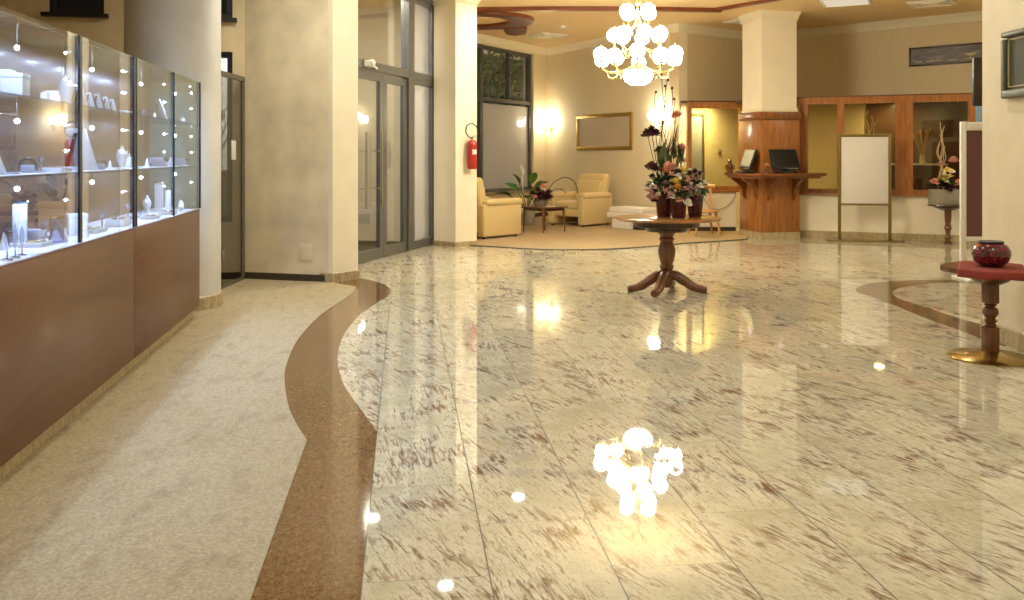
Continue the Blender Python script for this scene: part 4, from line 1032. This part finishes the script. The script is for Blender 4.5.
# right pot
dp = 8.82; r = pot('burgundy pot of white and cream buds, right on the round table', 695, dp, .165, .2, 3)
addblooms(r, dp, [(701, 185.5, 4, 'bloom_white', 'rose', -.04), (696.5, 191.5, 4.5, 'bloom_white', 'rose', -.08), (698, 179, 3.5, 'bloom_lilac', 'rose', 0), (691, 180, 4.5, 'rose_dark', 'rose', -.04), (693, 186, 3.5, 'bloom_lilac', 'star', -.05), (701, 195, 4, 'rose_pink', 'rose', -.04), (695, 171, 4.5, 'rose_dark', 'rose', 0), (700, 173, 3, 'rose_dark', 'rose', .02), (688, 186, 4, 'bloom_lilac', 'star', -.02)], .2)
b = MB(); foliage(b, (0, 0, .27), .12, 50, .11, 41); b.build('foliage', 'leaf_dark', r)
b = MB(); foliage(b, (0, 0, .3), .1, 16, .09, 42, .1); b.build('fresh_leaves', 'leaf_green', r)

filler(r, dp, 20, 694, 186, 11, 17, ['rose_dark', 'bloom_lilac', 'bloom_white', 'bloom_lilac'], 3)
# ================================================================ blond chair behind the table
dc = 14.95; xc = wx(704, dc)
r = thing('wooden_chair', 'blond wooden chair with a curved top rail by the reception pillar', 'chair', (xc, dc, .012), R(6))
W = .46
MB().lathe([(0, .385), (.24, .385), (.262, .395), (.262, .41), (.24, .418), (0, .414)], 28, M=Matrix.Diagonal((.95, 1.05, 1, 1))).build('seat', 'blond_wood', r)
for sx in (-1, 1):
    for sy in (-1, 1): MB().cyl((sx*.15, sy*.15, .39), (sx*.21, sy*.21, 0), .026, .018, 10).build('leg', 'blond_wood', r)
for sx in (-1, 1): MB().bar((sx*.17, .18, .40), (sx*.195, .27, .80), .045, .028).build('back_post', 'blond_wood', r)
b = MB(); pts = catmull([(-.27, .225, .80), (-.14, .29, .815), (0, .31, .82), (.14, .29, .815), (.27, .225, .80)], 5); b.tube(pts, .034, 8); b.build('top_rail', 'blond_wood', r)

# ================================================================ reception pillar cladding with shelf
r = bpy.data.objects.new('pillar_cladding', None); COL.objects.link(r); r.location = (rc.x, rc.y, 0); r.rotation_euler.z = math.atan2(rd.y, rd.x); struct(r, 'orange wooden cladding around the foot of the reception pillar')
S = .70
MB().box((S/2, S/2, .05), (S+.006, S+.006, .10)).build('plinth', 'beige_granite', r, smooth=False)
MB().box((S/2, S/2, 1.02), (S, S, 1.84), bev=.006).build('cladding', 'orange_wood', r)
MB().box((S/2, S/2, 1.985), (S+.05, S+.05, .13), bev=.012).build('cap_moulding', 'dark_orange_wood', r)
SHF = 1.06
r = thing('reception_shelf', 'wooden shelf on curved brackets wrapped around the reception pillar', 'shelf', (rc.x, rc.y, 0), math.atan2(rd.y, rd.x))
b = MB(); b.prism([(-.32, .62), (-.32, -.12), (-.20, -.36), (.95, -.36), (1.02, -.26), (1.02, .12), (S, .12), (S, 0), (0, 0), (0, .62)], SHF-.045, SHF); b.build('shelf', 'shelf_wood', r, smooth=False)
b = MB(); b.prism([(-.28, .6), (-.28, -.10), (-.17, -.31), (.88, -.31), (.88, 0), (0, 0), (0, .6)], SHF-.085, SHF-.046); b.build('shelf_moulding', 'dark_orange_wood', r, smooth=False)
BR = [(0, 0), (.26, 0), (.26, -.03), (.2, -.06), (.13, -.12), (.08, -.2), (.06, -.3), (0, -.36)]
def bracket(loc, rz):
    M = Matrix.Translation(Vector(loc)) @ Matrix.Rotation(rz, 4, 'Z') @ Matrix.Rotation(math.pi/2, 4, 'X')
    b = MB(); b.prism_m(BR, -.022, .022, M); b.build('bracket', 'dark_orange_wood', r, smooth=False)
for x in (.12, .58): bracket((x, 0, SHF-.086), -math.pi/2)
for y in (.12, .5): bracket((0, y, SHF-.086), math.pi)
def loc_r(x, y): p = rc+rd*x+rn_*y; return p
def monitor(label, x, y, rz, scr):
    p = loc_r(x, y); m = thing('touch_terminal', label, 'computer terminal', (p.x, p.y, SHF), math.atan2(rd.y, rd.x)+rz); m.scale = (1.2, 1.1, 1.15)
    MB().box((0, .02, .012), (.26, .20, .024), bev=.008).build('foot', 'black_plastic', m)
    M = Matrix.Translation((0, .0, .03)) @ Matrix.Rotation(R(-20), 4, 'X')
    MB().box((0, 0, .165), (.43, .035, .31), bev=.012, m=M).build('housing', 'black_plastic', m)
    MB().box((0, -.019, .18), (.375, .004, .24), m=M).build('screen', scr, m, smooth=False)
    b = MB()
    for i in range(5): b.box((.02+.035*i, -.019, .03), (.016, .004, .012), m=M)
    b.build('buttons', 'screen_grey', m, smooth=False)
    MB().bar((0, .03, .02), (0, .09, .2), .08, .03).build('neck', 'black_plastic', m)
monitor('black touch terminal with a pale lit screen, left face of the reception shelf', -.175, .22, R(-100), 'screen_grey')
monitor('black touch terminal with a dark screen, front of the reception shelf', .345, -.2, R(4), 'screen_dark')
p = loc_r(-.02, -.2)
m = thing('bud_vase', 'tiny vase of pink flowers between the two terminals', 'vase', (p.x, p.y, SHF))
MB().lathe([(0, 0), (.03, 0), (.04, .03), (.03, .07), (.02, .085), (0, .085)], 14).build('vase_body', 'crystal', m)
for i, (x, y, z) in enumerate(((-.02, 0, .12), (.025, -.01, .13), (0, -.02, .15))):
    b = MB(); bloom(b, (x, y, z), .028, 'rose', i); b.build('bloom', 'rose_pink', m)
p = loc_r(-.25, .57)
m = thing('wooden_figurine', 'small brown carved figurine at the left end of the reception shelf', 'figurine', (p.x, p.y, SHF))
MB().lathe([(0, 0), (.05, 0), (.055, .02), (.035, .04), (.05, .08), (.045, .13), (.025, .15), (.035, .18), (.03, .21), (0, .225)], 12).build('figure_body', 'walnut', m)
b = MB(); b.tube(catmull([(.04, 0, .12), (.075, 0, .09), (.05, -.02, .05)], 3), .012, 6); b.tube(catmull([(-.04, 0, .12), (-.075, 0, .09), (-.05, -.02, .05)], 3), .012, 6); b.build('arms', 'walnut', m)
# loose cable hanging on the low wall
cb = [(*at(KC0, KC1, s_on(KC0, KC1, px), -.02), wh(py, 15.78)) for px, py in ((735.5, 191), (734, 198), (727, 206), (717, 209.5), (708, 205), (703, 197))]
tag(MB().tube(catmull(cb, 5), .006, 6).build('cable', 'grey_pot'), 'thin loose cable looping down the low wall by the chair', 'cable')
# switch inside
p = at(WB1, WC1, 1.05, -.045); tag(MB().box((0, -.012, 0), (.09, .022, .07), bev=.006).build('thermostat', 'grey_pot', loc=(*p, 1.42), rz=ang2(WB1, WC1)), 'small wall control on the yellow office wall', 'wall control')

# ================================================================ sign stand
zs = 14.02; xs = wx(864.5, zs); W = wx(889.5, zs)-wx(839, zs); top = wh(134, zs)
r = thing('sign_stand', 'brass framed stand holding a blank white board before the office window', 'sign', (xs, zs, 0), R(-9))
MB().box((0, 0, .008), (1.12, .28, .016), bev=.004).build('base_plate', 'olive_brass', r)
for s in (-1, 1): MB().box((s*(W/2-.02), 0, (top+.016)/2), (.045, .04, top-.016), bev=.004).build('post', 'olive_brass', r)
b = MB(); b.box((0, 0, top-.022), (W-.08, .036, .045), bev=.003); b.box((0, 0, wh(204.5, zs)), (W-.08, .036, .03), bev=.003); b.build('rail', 'olive_brass', r)
zb_, zt_ = wh(203.5, zs), top-.046
MB().box((0, 0, (zb_+zt_)/2), (W-.086, .02, zt_-zb_), bev=.002).build('board', 'board_white', r)

# ================================================================ console with flower box
zc = 13.62; xc = wx(944, zc); ht = .60
r = thing('console_table', 'small dark console table under the flower box', 'table', (xc+.06, zc, 0), R(-20))
MB().lathe([(0, ht-.03), (.27, ht-.03), (.29, ht-.02), (.285, ht-.002), (0, ht)], 32, M=Matrix.Diagonal((1, .8, 1, 1))).build('tabletop', 'dark_wood', r)
MB().lathe([(0, ht-.09), (.1, ht-.09), (.2, ht-.045), (.2, ht-.03), (0, ht-.03)], 28, M=Matrix.Diagonal((1, .8, 1, 1))).build('apron', 'dark_wood', r)
MB().lathe([(0, .0), (.06, 0), (.065, .02), (.035, .05), (.05, .09), (.034, .13), (.034, .18), (.055, .24), (.034, .3), (.045, .34), (.05, .42), (.05, ht-.09), (0, ht-.08)], 20).build('column', 'walnut', r)
r = thing('flower_box', 'grey box of pink roses and pale twigs on the console table', 'flower arrangement', (xc, zc, ht), R(-8))
b = MB(); 
for x, y, dx, dy in ((0, -.11, .385, .02), (0, .11, .385, .02), (.1825, 0, .02, .2), (-.1825, 0, .02, .2)): b.box((x, y, .115), (dx, dy, .23), bev=.003)
b.box((0, 0, .09), (.35, .2, .18)); b.build('box', 'grey_pot', r)
b = MB(); foliage(b, (0, 0, .24), .11, 50, .16, 51, -.1); b.build('foliage', 'leaf_plum', r)
b = MB(); foliage(b, (0, 0, .3), .1, 24, .16, 52, .2); b.build('fresh_leaves', 'leaf_green', r)
for i, (px, py, q, m) in enumerate([(951.5, 159.5, 5, 'rose_pink'), (934, 181, 4.5, 'rose_pink'), (956, 182, 4.5, 'rose_pink'), (945, 168, 3.5, 'bloom_yellow'), (943, 173, 3.5, 'bloom_white'), (948, 175, 3.5, 'bloom_yellow'), (950, 170, 3, 'bloom_white'), (942, 178, 3, 'bloom_yellow'), (940, 162, 3, 'bloom_lilac'), (946, 181, 3, 'bloom_white')]):
    b = MB(); bloom(b, (wx(px, zc)-xc, -.07, wh(py, zc)-ht), q*zc/F, 'rose' if q > 4 else 'star', i); b.build('bloom', m, r)
b = MB(); g = random.Random(9)
for i in range(7):
    x0 = g.uniform(-.05, .02); e = Vector((x0+g.uniform(-.06, .06), .03, wh(122+i*4, zc)-ht)); pts = []
    for k in range(9):
        t = k/8; pts.append((x0+(e.x-x0)*t+.045*math.sin(t*11+i*1.7)*(1-.5*t), .03+.03*math.cos(t*9+i), .18+(e.z-.18)*t))
    b.tube(catmull(pts, 3), .006, 5)
b.build('curly_twigs', 'straw_pale', r)

# ---- inside the office: counter and dried stalks
KX = 14.95
p0 = (wx(846, 15.25), 15.2); p1 = (wx(938, 14.72), 14.45)
r = thing('office_counter', 'dark office counter with a white top behind the window', 'counter', (*p0, 0), ang2(p0, p1))
ln = math.hypot(p1[0]-p0[0], p1[1]-p0[1])
MB().box((ln/2, .15, .59), (ln, .3, 1.18)).build('counter_body', 'brown_panel', r, smooth=False); MB().box((ln/2, .14, 1.195), (ln+.04, .34, .03), bev=.004).build('counter_top', 'paper_white', r)
def stalks(label, px, wpx, ytop, n, m, curly, seed):
    s = s_on(p0, p1, px); q = at(p0, p1, s, .15); r = thing('dried_stalks', label, 'dried flowers', (q[0], q[1], 1.21), 0)
    MB().lathe([(0, 0), (.05, 0), (.055, .02), (.045, .1), (.05, .14), (.044, .14), (.04, .02), (0, .02)], 16).build('vase', 'walnut' if curly else 'straw_pale', r)
    g = random.Random(seed); b = MB(); tz = wh(ytop, q[1])-1.21; hw = wpx/2*q[1]/F
    for i in range(n):
        ex = hw*(2*(i+.5)/n-1)+g.uniform(-.02, .02); ey = g.uniform(-.06, .06); z1 = tz*g.uniform(.75, 1); pts = []
        for k in range(7):
            t = k/6; pts.append((ex*t**1.3+(.05*math.sin(t*9+i*2)*t if curly else 0), ey*t, .03+(z1-.03)*t))
        b.tube(catmull(pts, 3), [.007+.006*(j/18 if not curly else .2) for j in range(19)], 5)
        if not curly: b.ball(pts[-1], .02, (1, 1, 2.2), 6, 5)
    b.build('stalks', m, r)
stalks('bunch of golden dried stalks on the office counter behind the window', 922, 17, 131, 12, 'straw', False, 3)
stalks('curly pale twigs rising above the blank sign board, inside the office', 868, 17, 110, 6, 'straw_pale', True, 5)

# ================================================================ partition screen, hanging display
zp = 9.66; x0 = wx(961, zp)
r = thing('partition_screen', 'white framed partition screen with a plum fabric panel', 'partition screen', (x0+.55, zp, 0), R(-2))
for s in (-1, 1):
    MB().box((s*.52, 0, .86), (.06, .04, 1.70), bev=.006).build('post', 'white_paint', r); MB().box((s*.52, 0, .012), (.07, .4, .024), bev=.004).build('foot', 'white_paint', r)
b = MB(); b.box((0, 0, 1.66), (.98, .038, .09), bev=.004); b.box((0, 0, wh(239, zp)), (.98, .038, .05), bev=.004); b.build('rail', 'white_paint', r)
z0, z1 = wh(236.5, zp), 1.615
MB().box((0, 0, (z0+z1)/2), (.98, .025, z1-z0)).build('panel', 'plum_fabric', r, smooth=False)
tag(MB().box((0, 0, .09), (.11, .004, .18), bev=.001).build('leaflet', 'card_blue', loc=(wx(979, zp)+.02, zp, 1.7055), rz=R(-2)), 'small pale blue card on top of the partition screen', 'card')
r = thing('television', 'black flat television on a bracket behind the right pillar', 'television', (4.12, 7.34, 1.75), 0)
MB().box((0, 0, .20), (.68, .045, .40), bev=.008).build('housing', 'black_plastic', r)
MB().box((0, .0235, .205), (.63, .002, .35)).build('screen', 'screen_dark', r, smooth=False)
b = MB(); b.box((0, -.035, .2), (.2, .03, .2)); b.box((0, -.12, .2), (.06, .18, .06)); b.box((0, -.222, .2), (.2, .03, .2)); b.build('bracket', 'dark_metal', r, smooth=False)

# long dark picture high on the rear wall
sa, sb = s_on(WC1, WD1, 909.5), s_on(WC1, WD1, 984); pm = at(WC1, WD1, (sa+sb)/2, 0)
zt0 = (wh(47.5, at(WC1, WD1, sa)[1])+wh(43, at(WC1, WD1, sb)[1]))/2; zb0 = (wh(66.2, at(WC1, WD1, sa)[1])+wh(62.8, at(WC1, WD1, sb)[1]))/2
def painting():
    m, nt, bs = newmat('dark_landscape'); tc = N(nt, 'ShaderNodeTexCoord'); mp = N(nt, 'ShaderNodeMapping'); mp.inputs['Scale'].default_value = (2.2, 1, 14); L(nt, tc.outputs['Object'], mp.inputs[0])
    n1 = N(nt, 'ShaderNodeTexNoise'); n1.inputs['Scale'].default_value = 1.6; n1.inputs['Detail'].default_value = 6; L(nt, mp.outputs[0], n1.inputs['Vector'])
    L(nt, ramp(nt, n1.outputs[0], [(.35, lin((46, 34, 28))), (.55, lin((88, 68, 50))), (.75, lin((150, 128, 98)))]), bs.inputs['Base Color']); bs.inputs['Roughness'].default_value = .35
painting()
r = framed('picture_frame', 'long dark landscape picture in a black frame high on the rear wall', 'picture', (pm[0], pm[1], (zt0+zb0)/2), ang2(WC1, WD1), sb-sa, zt0-zb0, .03, 'dark_wood', 'dark_landscape')
b = MB(); g = random.Random(2)
for i, u in enumerate((-.36, -.2, -.08, .1, .3)): b.box((u*(sb-sa), -.0195, -.09), (.10+.05*(i % 2), .003, .014))
b.lathe([(.02, -.01), (.09, .02), (.1, .03), (0, .03)], 12, c=(.33*(sb-sa), -.02, -.03), M=Matrix.Diagonal((1, .02, 1, 1)))
b.box((.33*(sb-sa), -.0195, -.06), (.015, .003, .05)); b.build('pale_marks', 'straw_pale', r, smooth=False)

# wall panel on the right pillar
za, zc_ = 6.363, 5.65; zt, zb2 = 2.218, 1.748
r = thing('wall_panel', 'silver framed olive panel on the right pillar', 'picture', (3.52, (za+zc_)/2, (zt+zb2)/2), -math.pi/2)
W, Hh = za-zc_, zt-zb2
b = MB()
for x, z, dx, dz in ((0, Hh/2-.02, W, .04), (0, -Hh/2+.03, W, .06), (W/2-.025, 0, .05, Hh-.1), (-W/2+.025, 0, .05, Hh-.1)): b.box((x, -.025, z), (dx, .05, dz), bev=.012, seg=3)
b.build('frame', 'bronze_grey', r)
MB().box((0, -.012, .01), (W-.09, .02, Hh-.09)).build('panel_face', 'olive_panel', r, smooth=False)
b = MB(); iw, ih = W-.13, Hh-.14
for x, z, dx, dz in ((0, ih/2+.01, iw, .008), (0, -ih/2+.01, iw, .008), (iw/2, .01, .008, ih), (-iw/2, .01, .008, ih)): b.box((x, -.025, z), (dx, .008, dz))
b.build('inner_border', 'straw_pale', r, smooth=False)

# ================================================================ small table with red vase
SX, SY = 3.18, 5.95; hs = .605
r = thing('side_table', 'small turned wooden table on a brass disc by the right wall', 'table', (SX, SY, 0), R(10))
MB().lathe([(0, 0), (.255, 0), (.26, .008), (.25, .016), (.1, .026), (.05, .05), (0, .05)], 48).build('base_disc', 'brass', r)
b = MB(); b.prism([(.30*math.cos(2*math.pi*i/16)*(1+.03*(i % 2)), .30*math.sin(2*math.pi*i/16)*(1+.03*(i % 2))) for i in range(16)], hs-.03, hs); b.build('tabletop', 'walnut', r, smooth=False)
MB().lathe([(0, hs-.115), (.06, hs-.115), (.11, hs-.09), (.15, hs-.05), (.155, hs-.031), (0, hs-.031)], 28).build('corbel', 'dark_wood', r)
b = MB(); b.box((0, 0, .125), (.08, .08, .17), bev=.006); b.box((0, 0, .43), (.078, .078, .13), bev=.006)
b.lathe([(.034, .21), (.042, .22), (.03, .235), (.046, .25), (.03, .265), (.052, .3), (.046, .33), (.028, .345), (.042, .355), (.03, .366)], 20); b.build('column', 'walnut', r)
# cloth runner
r = thing('table_runner', 'red cloth laid across the small turned table', 'cloth', (SX, SY, hs), R(-27))
b = MB(); g = random.Random(6)
def cl(u, v):
    x = (u-.5)*.39; e0 = math.sqrt(.318**2-x*x); t = (v-.5)*2; y = t*(e0+.05); e = max(0, abs(y)-e0)
    z = .004-e+.003*math.sin(u*11)*(e > 0)
    return (x, math.copysign(min(abs(y), e0+.004), y), z)
b.grid(cl, 16, 40); o = b.build('cloth', 'red_cloth', r, norm=False); md = o.modifiers.new('thick', 'SOLIDIFY'); md.thickness = .003; md.offset = -1
r = thing('red_vase', 'round red mottled vase with a dark rim on the red cloth', 'vase', (SX+.005, SY, hs+.0045))
def vase_mat():
    m, nt, bs = newmat('red_mottled'); tc = N(nt, 'ShaderNodeTexCoord'); n1 = N(nt, 'ShaderNodeTexNoise'); n1.inputs['Scale'].default_value = 45; n1.inputs['Detail'].default_value = 5; L(nt, tc.outputs['Object'], n1.inputs['Vector'])
    L(nt, ramp(nt, n1.outputs[0], [(.35, lin((40, 6, 12))), (.55, lin((98, 12, 28))), (.75, lin((160, 44, 50)))]), bs.inputs['Base Color']); bs.inputs['Roughness'].default_value = .12; bs.inputs['Coat Weight'].default_value = .6
vase_mat()
MB().lathe([(0, 0), (.055, 0), (.07, .006), (.104, .035), (.121, .075), (.119, .105), (.1, .14), (.075, .156), (.064, .158), (.06, .15), (.085, .12), (.1, .08), (.06, .02), (0, .015)], 40).build('vase_body', 'red_mottled', r)
MB().lathe([(.062, .156), (.078, .157), (.08, .163), (.074, .169), (.062, .168)], 40).build('rim', 'dark_metal', r)

# ================================================================ ceiling fittings
def cz(px, py): d = F*(CEIL-HC)/(YH-py); return (wx(px, d), d)
p = cz(548, 35.3)
r = thing('ceiling_vent', 'square white ceiling vent above the seating corner', 'ceiling vent', (*p, CEIL), R(28), 'square vents in the ceiling')
b = MB(); b.box((0, 0, -.008), (.62, .62, .016), bev=.004); b.build('frame', 'white_paint', r)
b = MB()
for k, q in enumerate((.25, .17, .09)):
    for x, y, dx, dy in ((0, q, 2*q, .03), (0, -q, 2*q, .03), (q, 0, .03, 2*q), (-q, 0, .03, 2*q)): b.box((x, y, -.021), (dx, dy, .01))
b.build('grille', 'cornice_white', r, smooth=False)
VENT = r
dup(VENT, (*cz(932, 3), CEIL), R(-35), 'square white ceiling vent nearest the right pillar')
dup(VENT, (*cz(738, 21), CEIL), R(20), 'square white ceiling vent just left of the reception pillar', None, (.6, .6, 1))
p = cz(846, 1.2)
r = thing('ceiling_panel', 'square white ceiling panel, given a faint glow, right of the reception pillar', 'ceiling light', (*p, CEIL), R(-25))
b = MB(); 
for x, y, dx, dy in ((0, .33, .7, .04), (0, -.33, .7, .04), (.33, 0, .04, .62), (-.33, 0, .04, .62)): b.box((x, y, -.012), (dx, dy, .024), bev=.004)
b.build('frame', 'white_paint', r); MB().box((0, 0, -.008), (.62, .62, .012)).build('glowing_face', 'panel_glow', r, smooth=False)  # white panel, not a lamp; its faint glow is added
p = cz(563.5, 26)
r = thing('smoke_detector', 'small round smoke detector on the ceiling above the seating corner', 'smoke detector', (*p, CEIL))
MB().lathe([(0, 0), (.06, 0), (.06, -.025), (.045, -.045), (0, -.045)], 20).build('housing', 'white_paint', r); MB().lathe([(.025, -.045), (.03, -.052), (0, -.055)], 14).build('sensor', 'grey_pot', r)
def downlight(px_x, d, label, x=None):
    x = px_x
    r = thing('ceiling_spotlight', label, 'ceiling light', (x, d, CEIL), 0, 'round downlights in the ceiling')
    MB().lathe([(.085, 0), (.105, 0), (.105, -.012), (.085, -.016)], 24).build('trim_ring', 'white_paint', r); MB().lathe([(0, -.004), (.085, -.004), (.08, -.008), (0, -.01)], 20).build('lens', 'down_glow', r)

# ---------------------------------------------------------------- outside the lounge window: tree and facade
p = (-.75, 22.6)
r = thing('street_tree', 'leafy tree outside the tall window', 'tree', (*p, -.2))
b = MB(); b.tube(catmull([(0, 0, 0), (.05, .02, 1.2), (-.05, .1, 2.4), (.05, 0, 3.6)], 5), [.12]*5+[.1]*5+[.08]*5+[.06], 8)
for a in range(7): b.tube(catmull([(0, 0, 2.2+.15*a), (.5*math.cos(a*2.1), .5*math.sin(a*2.1), 2.9+.15*a), (1.0*math.cos(a*2.1), 1.0*math.sin(a*2.1), 3.2+.2*a)], 3), .03, 6)
b.build('trunk', 'bark', r)
b = MB(); g = random.Random(12)
for i in range(2200):
    v = Vector((g.gauss(0, .75), g.gauss(0, .75), 3.3+g.gauss(0, .75))); d = Vector((g.uniform(-1, 1), g.uniform(-1, 1), g.uniform(-.8, .4))); b.leaf(v, d, .14, .07, .2, .2, 3, g.uniform(-2, 2))
b.build('crown', 'tree_leaf', r)
q0 = at(WA0, WA1, 4, 7.5)
r = thing('building', 'grey building with pale ledges across the street outside the window', 'building', (*q0, -.2), ang2(WA0, WA1))
MB().box((9, .5, 4.5), (18, 1, 9)).build('facade', 'facade_grey', r, smooth=False)
for z in (2.3, 2.75, 5.2): MB().box((9, -.06, z), (18, .12, .14)).build('ledge', 'paper_white', r, smooth=False)
for x in (1.5, 4, 6.5, 9, 11.5, 14): 
    f = MB().box((x, -.02, 4.1), (1.3, .05, 1.6)).build('window', 'dark_metal', r, smooth=False); MB().box((x, -.055, 4.1), (1.1, .02, 1.4)).build('pane', 'kiosk_glass', f, smooth=False)

# ---- courtyard behind the left facade window; pale wall added to brighten the view
walls('wall_backdrop', (-6.2, 11.6), (-3.5, 11.9), -.2, 3.2, .15, 'pale_backdrop')
b = MB(); b.prism([(-6.2, 9.6), (-3.35, 10.0), (-3.5, 11.9), (-6.2, 11.6)], -.26, -.2); struct(b.build('ground_courtyard', 'asphalt_grey', smooth=False))
r = thing('bare_shrub', 'bare branched shrub outside the window behind the glass screen', 'shrub', (-3.72, 10.7, -.2))
b = MB(); g = random.Random(5)
b.tube([(0, 0, 0), (.02, 0, .9)], [.03, .024], 7)
for i in range(13):
    a = i*2.4; l = g.uniform(.5, 1.1); z = g.uniform(.7, 1.0); pts = [(0.01, 0, z-.1)]
    for k in range(1, 6): t = k/5; pts.append((l*.55*t*math.cos(a)+.05*math.sin(k*2+i), l*.4*t*math.sin(a), z+1.5*t*l+.04*math.cos(k*3)))
    b.tube(catmull(pts, 3), [.012*(1-j/18)+.003 for j in range(16)], 5)
b.build('branches', 'twig_brown', r)
area('street_fill', (-2.5, 24.5, 5.5), .5, 160, (226, 226, 255), (R(20), 0, 0))  # unseen fill light added to lighten the facade opposite
area('courtyard_fill', (-4.2, 10.3, 3.3), .3, 60, (236, 240, 255), (R(25), 0, 0))  # unseen fill light added so the courtyard view reads bright

# ================================================================ light
world = bpy.data.worlds.new('dusk'); SC.world = world; world.use_nodes = True
nt = world.node_tree; bg = nt.nodes['Background']
sky = nt.nodes.new('ShaderNodeTexSky'); sky.sky_type = 'NISHITA'; sky.sun_elevation = R(4); sky.sun_disc = False; sky.sun_rotation = R(160)
nt.links.new(sky.outputs[0], bg.inputs[0]); bg.inputs[1].default_value = .1
WARM = (255, 214, 150); NEUT = (250, 250, 236)
K = 1.0
for (x, y) in ((-1.4, 1.0), (.9, 1.0), (2.7, 1.0), (-1.4, 3.6), (.9, 3.6), (2.7, 3.6), (-1.2, 6.4), (.9, 6.4), (2.7, 6.4), (-1.0, 8.9), (3.4, 9.2), (.9, -1.6), (5.6, 9.4)):
    area('ceiling_area_light', (x, y, CEIL-.03), .22, 13*K, NEUT, spread=170)  # unseen lights added for general illumination of the hall
for (x, y, e) in ((.09, 13.1, 16), (-.77, 10.4, 14)):
    area('ceiling_area_light', (x, y, CEIL-.03), .16, e*K, NEUT, spread=170)
area('ceiling_area_light', (7.3, 11.7, CEIL-.03), .2, 26*K, NEUT, spread=170); area('ceiling_area_light', (-2.25, 8.3, CEIL-.03), .2, 20*K, NEUT, spread=170)  # both unseen, added to brighten the rear wall and the left alcove
p = at(DA, DB, 2.195, .32); area('vestibule_area_light', (p[0], p[1], CEIL-.04), .16, 30*K, (255, 246, 228))
p = at(DA, DB, 1.0, 1.5); area('vestibule_area_light', (p[0], p[1], CEIL-.04), .3, 40*K, (240, 236, 226))  # second, unseen light added to brighten the vestibule
area('office_area_light', (3.55, 16.0, 2.24), .15, 30*K, (255, 234, 160))  # unseen light added to brighten the wall behind the left office window
area('office_area_light', (6.24, 15.2, 2.24), .14, 13*K, (255, 232, 170))

# ================================================================ camera
cam = bpy.data.cameras.new('camera'); co = bpy.data.objects.new('camera', cam); COL.objects.link(co)
co.location = (0, 0, HC); co.rotation_euler = (R(90), 0, 0)
cam.sensor_width = 36; cam.lens = F/1024*36; cam.shift_y = -(300-YH)/1024; cam.clip_end = 200
SC.camera = co
SC.view_settings.view_transform = 'Standard'; SC.view_settings.look = 'None'
SC.view_settings.gamma = 1; SC.view_settings.use_curve_mapping = False
SC.view_settings.exposure = 0.42
cy = SC.cycles
cy.use_denoising = True; cy.max_bounces = 10; cy.transparent_max_bounces = 24; cy.glossy_bounces = 6; cy.diffuse_bounces = 5
cy.sample_clamp_indirect = 6
